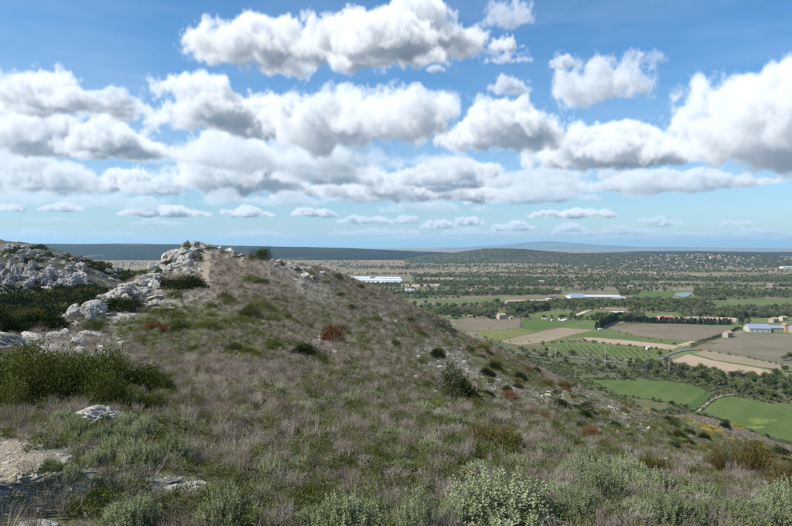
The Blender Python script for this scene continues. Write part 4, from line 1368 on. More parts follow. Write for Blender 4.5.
dry_kinds = [twig_mesh(100 + i, M_DRY, 34, 0.34, 0.26) for i in range(3)] + [twig_mesh(110, M_DRY, 30, 0.50, 0.26)] + [tuft_mesh(120 + i, M_STRAW, 80, 0.40 + 0.08 * i, 0.24, 0.005, 0.06, 30) for i in range(2)] + \
    [tuft_mesh(125, M_DRY, 70, 0.46, 0.2, 0.005, 0.08, 40), leafy_mesh(130, M_THYME, 420, 0.24, 0.2, 0.022, 0.2, 0.6, 0.4)]
n = int(kd.sum())
pick = np.searchsorted(np.cumsum([.2, .2, .19, .10, .07, .06, .10, .08]), rs.rand(n)).clip(0, 7)
sc = S[kd] * rs.uniform(0.65, 1.3, n) * np.where(clump[kd] > 0.25, 1.15, 0.95)
scatter('dry_grass', np.stack([X[kd], Y[kd], Zr[kd]], 1), rots(n), np.stack([sc, sc, sc * rs.uniform(0.8, 1.15, n)], 1), pick, dry_kinds, 'dry grey brown grass and brittle twigs covering the ridge')
green_kinds = [leafy_mesh(140 + i, M_GREENH, 330, 0.26, 0.2, 0.035, 0.3, 0.8, 0.4) for i in range(2)] + [leafy_mesh(145, M_OAK, 420, 0.32, 0.26, 0.035, 0.3, 0.5, 0.6), tuft_mesh(147, M_GREENH, 80, 0.26, 0.2, 0.006, 0.07),
               leafy_mesh(149, M_THYME, 420, 0.28, 0.22, 0.03, 0.3, 0.6, 0.4), tuft_mesh(148, M_SPURGE, 60, 0.28, 0.16, 0.008, 0.06, 120)]
n = int(kg.sum())
pick = np.searchsorted(np.cumsum([.22, .22, .18, .16, .19, .03]), rs.rand(n)).clip(0, 5)
sc = S[kg] * rs.uniform(0.6, 1.35, n)
scatter('green_undergrowth', np.stack([X[kg], Y[kg], Zr[kg]], 1), rots(n), np.stack([sc, sc, sc * rs.uniform(0.8, 1.15, n)], 1), pick, green_kinds, 'low green herbs and small cushions growing between the dry grass')

# small stones
sx, sy, sr = ridge_points(-43, 43, 2.3, 12, 70)
tx, ty, tr = ridge_points(-41, 41, 12, 130, 2.6)
ux, uy, ur = ridge_points(5, 40, 130, 280, 0.45)
X2, Y2, R2 = np.concatenate([sx, tx, ux]), np.concatenate([sy, ty, uy]), np.concatenate([sr, tr, ur])
w = np.maximum(patch_mask(X2, Y2, ROCK_P, 31) * np.where(R2 < 12, 0.35, 0.42), np.where(R2 < 14, path_mask(X2, Y2) * 0.75, path_mask(X2, Y2) * 0.1)) + 0.015
k = rs.rand(len(X2)) < w
X2, Y2, R2 = X2[k], Y2[k], R2[k]
n = len(X2)
sc = np.where(R2 < 12, rs.lognormal(-3.95, 0.6, n), rs.lognormal(-2.15, 0.5, n) * np.where(R2 > 130, 2.0, 1.0))
stone_kinds = [rock_mesh(200 + i, M_CHIP, 2, (1, 0.8, 0.55), 9, 0.1) for i in range(5)]
scatter('scree', np.stack([X2, Y2, ridge_z(X2, Y2) + sc * 0.12], 1), np.stack([rs.normal(0, .25, n), rs.normal(0, .25, n), rs.uniform(0, 6.28, n)], 1), np.stack([sc, sc, sc], 1), rs.randint(0, 5, n), stone_kinds, 'loose pale limestone chips lying between the plants')


# ------------------------------------------------------------------ cliffs and wood of the rocky hill
prs = np.random.RandomState(61)
CLIFF = [rock_mesh(600 + i, M_LIME2, 3, (0.9, 0.8, 1.25), 18, 0.16) for i in range(5)]
LCL = 'grey limestone pillar of the cliff band above the dark wood'
for i in range(95):
    px = prs.uniform(-40, 86)
    py = np.interp(px, [-40, 0, 40, 80], [284, 282, 284, 286]) + prs.normal(0, 3.0) - (prs.rand() < 0.45) * prs.uniform(5, 16)
    c = on_hill2(px, py)
    o = link('cliff_pillar', CLIFF[i % 5], None, (c[0], c[1], c[2] + 1.0))
    s = prs.uniform(1.3, 2.7)
    o.scale = (s * prs.uniform(0.7, 1.7), s, s * prs.uniform(0.55, 1.25)); o.rotation_euler = (prs.normal(0, .2), prs.normal(0, .2), prs.normal(0.3, 0.5))
    set_props(o, LCL, 'rock', 'limestone pillars of the cliff band')
LCT = 'grey rock ledge on the upper slope of the rocky hill'
for i in range(120):
    px = prs.uniform(-30, 122); py = np.interp(px, [-30, 0, 60, 122], [243, 243, 253, 272]) + abs(prs.normal(0, 6))
    c = on_hill2(px, py)
    o = link('rock_ledge', CLIFF[i % 5], None, (c[0], c[1], c[2] - 0.2))
    s = prs.uniform(0.9, 2.4)
    o.scale = (s * 1.7, s, s * 0.7); o.rotation_euler = (prs.normal(0, .15), prs.normal(0, .15), 0.6 + prs.normal(0, .4))
    set_props(o, LCT, 'rock', 'ledges of the rocky hill')
wood_kinds = [leafy_mesh(620 + i, M_DARK, 420, 1.0, 0.95, 0.17, 0.4) for i in range(3)] + [leafy_mesh(624, M_OAK, 380, 1.0, 0.8, 0.16, 0.4)]
n = 24000
a = prs.uniform(A2[0], A2[-1], n); r = prs.uniform(110, 300, n)
x, y = np.sin(a) * r, np.cos(a) * r
z = hill2_z(x, y)
spx, spy = screen_of(x, y, z)
top = np.interp(r, [196, 214, 300], [0.95, 0.10, 0.13])
nz = fbm(x / 20, y / 20, 3, 66)
rightside = smooth01((spx - 70) / 40)
k = (prs.rand(n) < np.where(r < 206, 0.80, np.clip(top + nz * 1.3, 0, 1))) & (z > -30)
k &= ~((r > 207) & (r < 214) & (spx < 80) & (prs.rand(n) < 0.6))
n = int(k.sum()); s = prs.lognormal(0.35, 0.35, n) * np.where(r[k] > 205, 0.8, 1.0)
scatter('maquis', np.stack([x[k], y[k], z[k] - 0.1], 1), np.stack([np.zeros(n), np.zeros(n), prs.uniform(0, 6.28, n)], 1), np.stack([s, s, s * prs.uniform(0.7, 1.1, n)], 1), prs.randint(0, 4, n), wood_kinds, 'dense dark green maquis covering the valley side under the cliffs')

# ------------------------------------------------------------------ the cultivated plain
def field_mat(name, c1, c2, rows=2.5, ang=0.3, amt=0.35, spots=None):
    m = Mat(name)
    p = m.pos()
    wv = m.node('TexWave', wave_type='BANDS', bands_direction='X')
    m.l.new(m.mapped(p, (1, 1, 1), (0, 0, ang)), wv.inputs['Vector'])
    wv.inputs['Scale'].default_value = 0.314 / rows; wv.inputs['Distortion'].default_value = 1.2; wv.inputs['Detail'].default_value = 2
    n1 = m.noise(p, 0.02, 5, 0.6); n2 = m.noise(m.mapped(p, (1, 0.12, 1), (0, 0, ang)), 0.25, 4, 0.6)
    f_ = m.math('ADD', m.math('MULTIPLY', n1, 0.7), m.math('ADD', m.math('MULTIPLY', n2, 0.4), m.math('MULTIPLY', wv.outputs['Fac'], amt * 0.45)))
    c = m.mix(m.ramp(f_, ((0.46, 0.0), (0.84, 1.0))), c1, c2)
    if spots:
        c = m.mix(m.ramp(m.noise(p, 0.35, 4, 0.7), ((0.42, 0.0), (0.66, 1.0))), c, spots)
    return m.finish(c, 0.95, None, 0.1)


FM = {
    'brown': field_mat('ploughed_field', (0.125, 0.103, 0.072), (0.195, 0.163, 0.115), 5, 0.5, 0.16),
    'brown2': field_mat('vineyard_soil', (0.120, 0.107, 0.073), (0.190, 0.165, 0.115), 5, 1.2, 0.16),
    'tan': field_mat('stubble_field', (0.185, 0.150, 0.100), (0.255, 0.208, 0.142), 4, 0.9),
    'sand': field_mat('sandy_field', (0.27, 0.205, 0.140), (0.35, 0.27, 0.19), 4, 0.9, 0.2),
    'green': field_mat('green_wheat', (0.062, 0.094, 0.025), (0.100, 0.130, 0.042), 14, 0.7, 0.2),
    'green2': field_mat('meadow', (0.075, 0.105, 0.035), (0.125, 0.150, 0.055), 6, 0.2, 0.2),
    'orchard': field_mat('orchard_grass', (0.075, 0.105, 0.032), (0.125, 0.145, 0.055), 5, 0.4, 0.25),
    'scrub': field_mat('scrubby_meadow', (0.060, 0.075, 0.030), (0.105, 0.115, 0.050), 7, 0.4, 0.1, (0.12, 0.105, 0.065)),
    'olive': field_mat('weedy_field', (0.105, 0.115, 0.035), (0.165, 0.165, 0.060), 6, 0.4, 0.2),
    'dgreen': field_mat('clover_strip', (0.045, 0.080, 0.020), (0.062, 0.100, 0.028), 4, 0.4, 0.2),
    'yellow': field_mat('flowering_meadow', (0.075, 0.125, 0.03), (0.11, 0.15, 0.035), 6, 0.4, 0.2, (0.19, 0.19, 0.045)),
    'cream': field_mat('dry_field', (0.28, 0.235, 0.165), (0.36, 0.31, 0.225), 5, 0.1, 0.2),
    'dirt': field_mat('dirt_track', (0.21, 0.18, 0.13), (0.28, 0.24, 0.18), 5, 0.1, 0.1),
    'asphalt': field_mat('road_asphalt', (0.125, 0.125, 0.122), (0.17, 0.17, 0.165), 9, 0.1, 0.1),
    'gravel': field_mat('pale_track', (0.42, 0.39, 0.33), (0.52, 0.48, 0.42), 9, 0.1, 0.1),
}
lev = [0.05]
FIELDS = []


def sheet(name, pix, mat, label, z=None):
    lev[0] += 0.02
    pts = [on_plain(px, py, lev[0]) for px, py in pix]
    me = raw_mesh(name, pts, [tuple(range(len(pts)))], [FM[mat]])
    if me.polygons[0].normal.z < 0: me.flip_normals()
    FIELDS.append(np.array([q[:2] for q in pts]))
    return set_props(link(name, me), label, None, None, 'structure')


def strip(name, pix, width, mat, label):
    lev[0] += 0.02
    c = np.array([on_plain(px, py, lev[0]) for px, py in pix])
    # rounded along the run
    t = np.linspace(0, len(c) - 1, len(c) * 5)
    cc = np.stack([np.interp(t, np.arange(len(c)), c[:, k]) for k in range(3)], 1)
    cc = gauss1(cc, 2.0, 0)
    d = np.gradient(cc, axis=0); nrm = unit(np.stack([-d[:, 1], d[:, 0], 0 * d[:, 0]], 1)) * width / 2
    v = np.concatenate([cc - nrm, cc + nrm]); n_ = len(cc)
    f = [(i, i + 1, n_ + i + 1, n_ + i) for i in range(n_ - 1)]
    me = raw_mesh(name, v, f, [FM[mat]])
    if me.polygons[0].normal.z < 0: me.flip_normals()
    return set_props(link(name, me), label, None, None, 'structure')


sheet('field', [(440, 332), (500, 352), (560, 372), (600, 398), (700, 420), (810, 462), (810, 378), (760, 376), (690, 366), (640, 363), (560, 350), (480, 338)], 'scrub', 'weedy meadow ground along the hill foot')
sheet('field', [(458, 319.5), (522, 319.2), (521, 327), (500, 330), (474, 331), (455, 327)], 'brown', 'brown ploughed field by the farm with dark trees')
sheet('field', [(522.5, 319.5), (560, 319), (583, 321), (560, 327), (540, 331), (521.5, 328)], 'green', 'green field beside the white trailers')
sheet('field', [(474, 331.4), (500, 330.4), (521, 328.4), (540, 331.3), (520, 336), (498, 341), (486, 338)], 'olive', 'weedy yellow green field at the hill foot')
sheet('field', [(498, 341.5), (520, 336.4), (560, 328), (584, 321.5), (600, 322), (603, 327), (596, 330), (575, 334), (548, 341.5), (520, 345)], 'tan', 'pale brown field narrowing to the hill foot')
sheet('field', [(560, 327.5), (583, 321.4), (602, 321), (606, 328), (640, 337), (700, 341), (690, 347), (660, 343), (583, 337), (548, 341.8), (575, 334.5), (597, 330.5)], 'green2', 'green meadow between the brown fields')
sheet('field', [(583, 337.3), (600, 338), (655, 343), (680, 346), (672, 350), (640, 346), (604, 343), (586, 340)], 'sand', 'thin sandy strip of field')
sheet('field', [(607, 328.5), (625, 324.5), (700, 326.5), (735, 328.5), (726, 333.5), (705, 341), (690, 341), (640, 336.6)], 'brown', 'brown field behind the clipped hedge')
sheet('field', [(690, 341.2), (705, 341.2), (690, 347), (676, 345)], 'cream', 'dry corner of field by the clipped hedge')
sheet('field', [(548, 342.4), (584, 340.5), (605, 344), (640, 347), (672, 350.5), (656, 362), (620, 358), (580, 352), (540, 349)], 'orchard', 'green orchard above the road')
sheet('field', [(706, 349), (727, 338), (742, 332.5), (815, 335.5), (815, 368), (765, 360), (712, 352)], 'brown2', 'large brown vineyard field beside the stone house')
sheet('field', [(693, 353.3), (706, 350.2), (745, 357), (790, 365.5), (783, 370), (755, 366), (715, 360)], 'tan', 'tan stubble field below the vineyard')
sheet('field', [(672, 361), (688, 354.2), (712, 360.3), (750, 366.6), (778, 371.8), (768, 378), (735, 376.5)], 'sand', 'bare sandy field above the tree belt')
sheet('field', [(590, 380), (632, 380.5), (668, 381), (700, 387), (706, 391), (700, 400), (684, 405), (660, 401), (620, 395)], 'green', 'bright green wheat field below the tree belt')
sheet('field', [(686, 405.5), (702, 394), (709, 391.5), (713, 393.5), (700, 408.5)], 'dgreen', 'dark green strip between the wheat fields')
sheet('field', [(702, 411), (718, 398.5), (735, 396.5), (815, 412), (815, 446), (770, 437), (735, 424)], 'green', 'bright green wheat field with a yellow flowering patch')
def blob(cx, cy_, rx, ry, seed):
    r_ = np.random.RandomState(seed)
    w_ = 1 + 0.22 * np.sin(np.arange(28) / 28 * 2 * math.pi * 3 + r_.uniform(0, 6)) + r_.normal(0, 0.10, 28)
    return [(cx + rx * w_[i] * math.cos(i / 28 * 2 * math.pi), cy_ + ry * w_[i] * math.sin(i / 28 * 2 * math.pi)) for i in range(28)]


sheet('field', blob(762, 420.8, 14, 2.6, 1), 'yellow', 'yellow flowering patch in the wheat field')
sheet('field', blob(756, 427.5, 9, 1.6, 2), 'yellow', 'smaller yellow flowering patch in the wheat field')
sheet('field', [(528, 314.5), (560, 309.5), (578, 312), (566, 318.3), (530, 318.6)], 'green2', 'green pasture behind the white trailers')
sheet('field', [(571, 318.5), (585, 312), (600, 310.5), (603, 315), (590, 320)], 'green2', 'green pasture across the pale farm track')
sheet('field', [(640, 318.2), (700, 316.5), (740, 318), (735, 322), (660, 321)], 'cream', 'pale dry field behind the cypress row')
sheet('field', [(440, 300), (500, 297.5), (505, 302), (440, 305)], 'green2', 'green field behind the farm trees')
sheet('field', [(700, 302), (800, 299), (810, 306), (730, 309)], 'green2', 'far green field beyond the olive trees')
sheet('field', [(400, 284.5), (440, 284), (444, 286.5), (402, 287)], 'cream', 'pale strip of field beside the greenhouses')
sheet('field', [(420, 278.5), (452, 277.5), (455, 280), (424, 281)], 'tan', 'tan field in front of the far ploughland')
sheet('field', [(640, 292), (676, 291), (672, 297), (630, 298)], 'green', 'bright far field beside the pond')
strip('track', [(697, 412), (703, 407), (712, 399), (722, 395.5), (738, 394)], 2.0, 'dirt', 'pale dirt track between the wheat fields')
strip('track', [(560, 321), (566, 318.5), (576, 315), (592, 309)], 7, 'gravel', 'pale farm track through the pastures')
strip('track', [(640, 372), (652, 364.5), (661, 358), (669, 354), (681, 350.5), (700, 349)], 3.6, 'asphalt', 'grey lane bending past the orchard')
strip('road', [(470, 343), (500, 352), (530, 353.5), (570, 357), (610, 361.5), (645, 365.5)], 4.5, 'asphalt', 'grey road along the hill foot')
# pond
m = Mat('pond_water'); pond_m = m.finish((0.09, 0.12, 0.12), 0.25, None, 0.4)
lev[0] += 0.02
pts = [on_plain(px, py, lev[0]) for px, py in ((675, 295.5), (678, 293), (686, 292.2), (692, 292.8), (690, 295.8), (684, 297.2))]
me = raw_mesh('pond', pts, [tuple(range(len(pts)))], [pond_m])
if me.polygons[0].normal.z < 0: me.flip_normals()
set_props(link('pond', me), 'pale blue pond among the green fields', None, None, 'structure')

# ------------------------------------------------------------------ trees
M_TRUNK = plain_mat('tree_bark', (0.10, 0.08, 0.06), 0.3, 3)
M_BROAD = leaf_mat('broad_leaf', (0.055, 0.076, 0.030), (0.120, 0.150, 0.058), (0.200, 0.228, 0.100), 0.35, 0.35, 0.7)
M_OLIV = leaf_mat('olive_leaf', (0.095, 0.112, 0.068), (0.150, 0.168, 0.106), (0.21, 0.225, 0.15), 0.2, 0.4, 0.5)
M_CYP = leaf_mat('cypress_leaf', (0.012, 0.022, 0.010), (0.024, 0.036, 0.016), (0.045, 0.058, 0.026), 0.1, 0.5, 0.5)
M_PALE = leaf_mat('bare_twig', (0.10, 0.095, 0.08), (0.155, 0.145, 0.12), (0.21, 0.20, 0.17), 0.2, 0.4, 0.5)


def crown_mesh(seed, mat, h, w, n, leaf, lobes=14, base=0.25):
    rs = np.random.RandomState(seed)
    c = unit(rs.standard_normal((lobes, 3))) * rs.uniform(0.2, 0.95, (lobes, 1)) * np.array([w * 0.36, w * 0.36, h * (1 - base) * 0.36]) + np.array([0, 0, h * (base + (1 - base) * 0.5)])
    rad = rs.uniform(0.16, 0.30, lobes) * min(w, h)
    k = rs.randint(0, lobes, n)
    d = unit(rs.standard_normal((n, 3)))
    p = c[k] + d * (rad[k] * rs.uniform(0.55, 1.05, n))[:, None]
    dr = unit(d + rs.standard_normal((n, 3)) * 0.7)
    L = leaf * rs.uniform(0.6, 1.4, n)
    v, f = leaf_quads(p - dr * L[:, None] * 0.4, dr, np.cross(dr, rs.standard_normal((n, 3))), L, L * 0.75)
    return raw_mesh('crown', v, f, [mat]), c


def cone_mesh(seed, mat, h, w, n, leaf):
    rs = np.random.RandomState(seed)
    t = rs.uniform(0.0, 1, n) ** 0.8
    r = w / 2 * np.sin(np.clip(t * 0.93 + 0.07, 0, 1) ** 0.6 * math.pi) ** 0.8 * rs.uniform(0.6, 1.05, n)
    a = rs.uniform(0, 6.28, n)
    p = np.stack([np.cos(a) * r, np.sin(a) * r, 0.25 + t * (h - 0.4)], 1)
    dr = unit(np.stack([np.cos(a) * 0.5, np.sin(a) * 0.5, np.ones(n)], 1) + rs.standard_normal((n, 3)) * 0.35)
    L = leaf * rs.uniform(0.7, 1.3, n)
    v, f = leaf_quads(p, dr, np.cross(dr, rs.standard_normal((n, 3))), L, L * 0.5)
    return raw_mesh('crown', v, f, [mat])


def trunk_mesh(seed, h, r, centres=None, base=0.3):
    rs = np.random.RandomState(seed)
    top = np.array([rs.normal(0, .15), rs.normal(0, .15), h * (base + 0.25)])
    parts = [tube([(0, 0, -0.3), (rs.normal(0, .05), rs.normal(0, .05), h * base * 0.6), top], [r, r * 0.75, r * 0.4], 6)]
    if centres is not None:
        for c in centres[:6]:
            parts.append(tube([top * np.array([1, 1, 0.75]), (top + c) / 2 + np.array([0, 0, 0.2]), c], [r * 0.4, r * 0.25, r * 0.1], 4))
    v, f, _ = join(parts)
    return raw_mesh('trunk', v, f, [M_TRUNK])


def inside_fields(x, y):
    ins = np.zeros(len(x), bool)
    for P in FIELDS[1:]:
        c = np.zeros(len(x), bool)
        j = len(P) - 1
        for i in range(len(P)):
            cond = ((P[i, 1] > y) != (P[j, 1] > y)) & (x < (P[j, 0] - P[i, 0]) * (y - P[i, 1]) / (P[j, 1] - P[i, 1] + 1e-9) + P[i, 0])
            c ^= cond; j = i
        ins |= c
    return ins


TREES = {'broad': [], 'olive': [], 'pale': [], 'cypress': [], 'thicket': []}
for i in range(4):
    cm, cc = crown_mesh(700 + i, M_BROAD, 8, 7.5, 620, 0.75)
    TREES['broad'].append((cm, trunk_mesh(700 + i, 8, 0.24, cc)))
for i in range(3):
    cm, cc = crown_mesh(720 + i, M_OLIV, 5, 5.2, 420, 0.6, 12, 0.2)
    TREES['olive'].append((cm, trunk_mesh(720 + i, 5, 0.2, cc, 0.2)))
for i in range(2):
    cm, cc = crown_mesh(730 + i, M_PALE, 9, 6, 420, 0.5, 12, 0.25)
    TREES['pale'].append((cm, trunk_mesh(730 + i, 9, 0.2, cc, 0.25)))
for i in range(3):
    TREES['cypress'].append((cone_mesh(740 + i, M_CYP, 9, 2.6, 520, 0.6), trunk_mesh(740 + i, 2, 0.16)))
for i in range(3):
    cm, cc = crown_mesh(750 + i, [M_BROAD, M_OLIV, M_BROAD][i], 4, 5.5, 420, 0.55, 12, 0.02)
    TREES['thicket'].append((cm, trunk_mesh(750 + i, 3, 0.14, cc, 0.15)))
NAMES = {'thicket': 'hedgerow_shrub', 'broad': 'broadleaf_tree', 'olive': 'olive_tree', 'pale': 'bare_tree', 'cypress': 'cypress_tree'}
BASEH = {'thicket': 4.0, 'broad': 8.0, 'olive': 5.0, 'pale': 9.0, 'cypress': 9.0}
trs = np.random.RandomState(77)


def tree(kind, x, y, h, label, group=None, wide=1.0, z=0.0, avoid=False):
    if avoid and inside_fields(np.array([x]), np.array([y]))[0]:
        return None
    cm, tm = TREES[kind][trs.randint(len(TREES[kind]))]
    root = bpy.data.objects.new(NAMES[kind], None); COL.objects.link(root)
    root.location = (x, y, z); root.rotation_euler = (0, 0, trs.uniform(0, 6.28))
    s = h / BASEH[kind]
    root.scale = (s * wide, s * wide, s)
    link('crown', cm, root); link('trunk', tm, root)
    return set_props(root, label, 'tree', group)


def along(pix, n, jit=0.0):
    c = np.array([on_plain(px, py)[:2] for px, py in pix])
    seg = np.concatenate([[0], np.cumsum(np.hypot(*np.diff(c, axis=0).T))])
    t = np.linspace(0, seg[-1], n) + trs.normal(0, jit, n)
    return np.stack([np.interp(t, seg, c[:, 0]), np.interp(t, seg, c[:, 1])], 1)


for p in along([(624, 322.8), (660, 323.6), (700, 324.6), (731, 325)], 74, 0.5):
    tree('cypress', p[0], p[1] + trs.normal(0, .6), trs.uniform(6.5, 9.5), 'dark cypress of the long windbreak row along the brown field', 'cypress windbreak row', trs.uniform(1.3, 1.9))
for p in along([(598, 329.5), (604, 326.5), (612, 322.5), (622, 319)], 40, 0.5):
    tree('cypress', p[0] + trs.normal(0, 1.5), p[1], trs.uniform(8.5, 11), 'tall dark cypress of the dense row ending at the white van', 'dense cypress row by the white van', trs.uniform(1.3, 1.8))
p = on_plain(700, 324.6); tree('cypress', p[0], p[1], 14, 'single cypress taller than the rest of the long windbreak')
p = on_plain(746, 324); tree('cypress', p[0], p[1], 15, 'big dark cypress beside the blue roofed sheds', wide=2.2)
p = on_plain(741, 325); tree('cypress', p[0], p[1], 10, 'smaller cypress next to the big one by the sheds', wide=2.0)
for (a, q, h) in [(478, 315, 9), (483, 317, 11), (488, 315, 12), (492, 317.5, 12), (486, 312, 11), (496, 314, 10), (507, 317, 9), (513, 316, 8)]:
    p = on_plain(a, q); tree('broad', p[0], p[1], h, 'dark broad tree sheltering the pink farmhouse', 'trees around the pink farmhouse', 1.2)
for p in along([(516, 314.5), (530, 312.5), (549, 310.5)], 26, 0.8):
    tree('cypress', p[0], p[1], trs.uniform(8, 11), 'dark cypress in the windbreak behind the green pasture', 'windbreak behind the pasture', 1.5)
p = on_plain(438, 309); tree('broad', p[0], p[1], 12, 'dark round tree standing clear of the hill edge', wide=1.1)
p = on_plain(563, 311); tree('broad', p[0], p[1], 7, 'round tree beside the pale farm track', wide=1.2)
p = on_plain(579, 319); tree('broad', p[0], p[1], 5, 'small tree alone on the pasture', wide=1.1)
LB = 'green tree of the thick belt between the sandy field and the wheat'
for i in range(150):
    a = trs.uniform(636, 806)
    mid = np.interp(a, [636, 680, 720, 760, 806], [368, 373, 381, 389, 390]); hw = np.interp(a, [636, 700, 760, 806], [4, 7, 10, 12])
    p = on_plain(a, mid + trs.uniform(-hw, hw) * 0.8)
    kind = 'broad' if trs.rand() < 0.75 else ('pale' if trs.rand() < 0.5 else 'olive')
    tree(kind, p[0], p[1], trs.uniform(4, 8.5), {'broad': LB, 'pale': 'bare grey tree of the belt above the wheat', 'olive': 'grey green tree of the belt above the wheat'}[kind], 'tree belt above the wheat', trs.uniform(0.9, 1.3), avoid=True)
for i in range(190):
    a = trs.uniform(630, 808)
    mid = np.interp(a, [636, 680, 720, 760, 806], [368, 373, 381, 389, 391]); hw = np.interp(a, [636, 700, 760, 806], [5, 9, 12, 14])
    p = on_plain(a, mid + trs.uniform(-hw, hw))
    tree('thicket', p[0], p[1], trs.uniform(2.0, 4.5), 'leafy shrub filling the foot of the thick belt above the wheat', 'shrubs of the belt above the wheat', trs.uniform(0.9, 1.3), avoid=True)
for i in range(70):
    a = trs.uniform(480, 660)
    p = on_plain(a, np.interp(a, [480, 500, 560, 600, 660], [345, 353, 366, 376, 378]) + trs.normal(0, 6))
    tree('thicket', p[0], p[1], trs.uniform(1.5, 3.2), 'leafy shrub on the scrubby ground between the road and the hill', 'shrubs between the road and the hill', trs.uniform(0.9, 1.4), avoid=True)
for (line, k_, lb_, g_) in [([(460, 331.5), (500, 341.8), (548, 342), (584, 340.3)], 26, 'leafy shrub on the edge of the pale brown field', 'shrubs edging the pale brown field'), ([(607, 329), (640, 337.2), (690, 347.5)], 16, 'leafy shrub on the edge of the green meadow', 'shrubs edging the green meadow'), ([(521, 319), (521, 328), (500, 330.4)], 8, 'leafy shrub between the brown and the green field', 'shrubs between brown and green field')]:
    for p in along(line, k_, 4):
        tree('thicket', p[0], p[1], trs.uniform(1.0, 2.4), lb_, g_, trs.uniform(0.9, 1.5))
LS2 = 'scrubby tree along the road at the hill foot'
for i in range(80):
    a = trs.uniform(470, 650)
    q = np.interp(a, [470, 500, 560, 600, 650], [341, 351, 356, 364, 370]) + trs.normal(0, 4.5)
    p = on_plain(a, q)
    tree('broad' if trs.rand() < 0.7 else 'pale', p[0], p[1], trs.uniform(2.5, 5.5), LS2, 'scrubby trees along the road', trs.uniform(1.0, 1.6), avoid=True)
for p in along([(600, 388), (640, 397), (680, 407), (720, 420), (760, 436), (800, 447)], 36, 3):
    tree('broad', p[0] + trs.normal(0, 5), p[1] - abs(trs.normal(0, 6)), trs.uniform(1.6, 3.6), 'low tree on the lower rim of the wheat fields', 'low trees below the wheat', trs.uniform(1.1, 1.6), avoid=True)
for p in along([(548, 343), (584, 341.5), (640, 347.5), (668, 351)], 26, 3):
    tree('olive', p[0], p[1] - 4, trs.uniform(2.2, 3.4), 'small tree along the upper edge of the orchard', 'trees on the orchard edge', 1.2)
for (a, q, h) in [(660, 357, 6), (667, 366, 8), (784, 361, 6), (791, 360, 7), (775, 376, 7), (785, 372, 6)]:
    p = on_plain(a, q); tree('broad', p[0], p[1], h, 'round tree standing near the grey lane and the vineyard edge', 'trees near the vineyard edge', 1.2)
for p in along([(700, 350.5), (745, 357.4), (785, 366.4)], 20, 4):
    tree('olive', p[0], p[1], trs.uniform(1.2, 2.2), 'low bush on the bank between the vineyard and the stubble', 'bushes on the vineyard bank', 1.5)
# orchard rows
o0 = on_plain(560, 349); 
for i in range(7):
    for j in range(16):
        px, py = 562 + j * 6.2 + i * 2.0, 345.5 + i * 1.9 + j * 0.42
        p = on_plain(px, py)
        if px < 655 - i * 2: tree('olive', p[0], p[1], trs.uniform(1.3, 2.0), 'small orchard tree in its row above the road', 'orchard rows above the road', 1.1)


def hedge(pix, h, w, label):
    """Clipped hedge: leafy run with a wavering top."""
    rs = np.random.RandomState(len(label))
    c = np.array([on_plain(px, py) for px, py in pix])
    seg = np.concatenate([[0], np.cumsum(np.hypot(*np.diff(c[:, :2], axis=0).T))])
    n = int(seg[-1] * 26)
    t = rs.uniform(0, seg[-1], n)
    x, y = np.interp(t, seg, c[:, 0]), np.interp(t, seg, c[:, 1])
    hh = h * (1 + 0.15 * vnoise(t / 4, t * 0, 3))
    pos = np.stack([x + rs.uniform(-1, 1, n) * w / 2, y + rs.uniform(-1, 1, n) * w / 2, rs.uniform(0.03, 1, n) ** 0.7 * hh], 1)
    dr = unit(rs.standard_normal((n, 3)) + np.array([0, 0, 0.4])); L = rs.uniform(0.35, 0.8, n)
    v, f = leaf_quads(pos, dr, np.cross(dr, rs.standard_normal((n, 3))), L, L * 0.7)
    o0 = c[0].copy()
    root = bpy.data.objects.new('hedge', None); COL.objects.link(root); root.location = o0
    link('foliage', raw_mesh('hedge_foliage', v - o0, f, [M_CYP]), root)
    st = [tube([(q[0] - o0[0], q[1] - o0[1], -0.2), (q[0] - o0[0], q[1] - o0[1], h * 0.7)], [0.12, 0.05], 4) for q in zip(np.interp(np.arange(1, seg[-1], 3.0), seg, c[:, 0]), np.interp(np.arange(1, seg[-1], 3.0), seg, c[:, 1]))]
    vv, ff, _ = join(st)
    link('stems', raw_mesh('hedge_stems', vv, ff, [M_TRUNK]), root)
    return set_props(root, label, 'hedge')


hedge([(690, 347.5), (700, 343.5), (712, 340), (722.5, 336)], 3.4, 4.0, 'dark clipped hedge running up to the small stone house')
hedge([(731.5, 333), (738, 328.8), (752, 331)], 2.8, 3.5, 'dark hedge bending round behind the small stone house')

# rough cover of the ground along the hill foot
n = 9000
a_ = trs.uniform(470, 812, n)
lo_ = np.interp(a_, [470, 500, 560, 600, 700, 812], [341, 352, 362, 366, 378, 392]); hi_ = np.interp(a_, [470, 500, 560, 600, 700, 812], [344, 360, 384, 402, 424, 462])
q_ = lo_ + (hi_ - lo_) * trs.rand(n)
pp = np.array([on_plain(a, q) for a, q in zip(a_, q_)])
k = ~inside_fields(pp[:, 0], pp[:, 1]) & (fbm(pp[:, 0] / 18, pp[:, 1] / 18, 3, 260) > -0.25)
pp = pp[k]; n = len(pp); s = trs.uniform(0.15, 0.45, n)
scatter('undergrowth', pp, np.stack([np.zeros(n), np.zeros(n), trs.uniform(0, 6.28, n)], 1), np.stack([s, s, s * 0.8], 1), trs.randint(0, 3, n), [t_[0] for t_ in TREES['thicket']], 'rough low scrub on the ground along the hill foot')

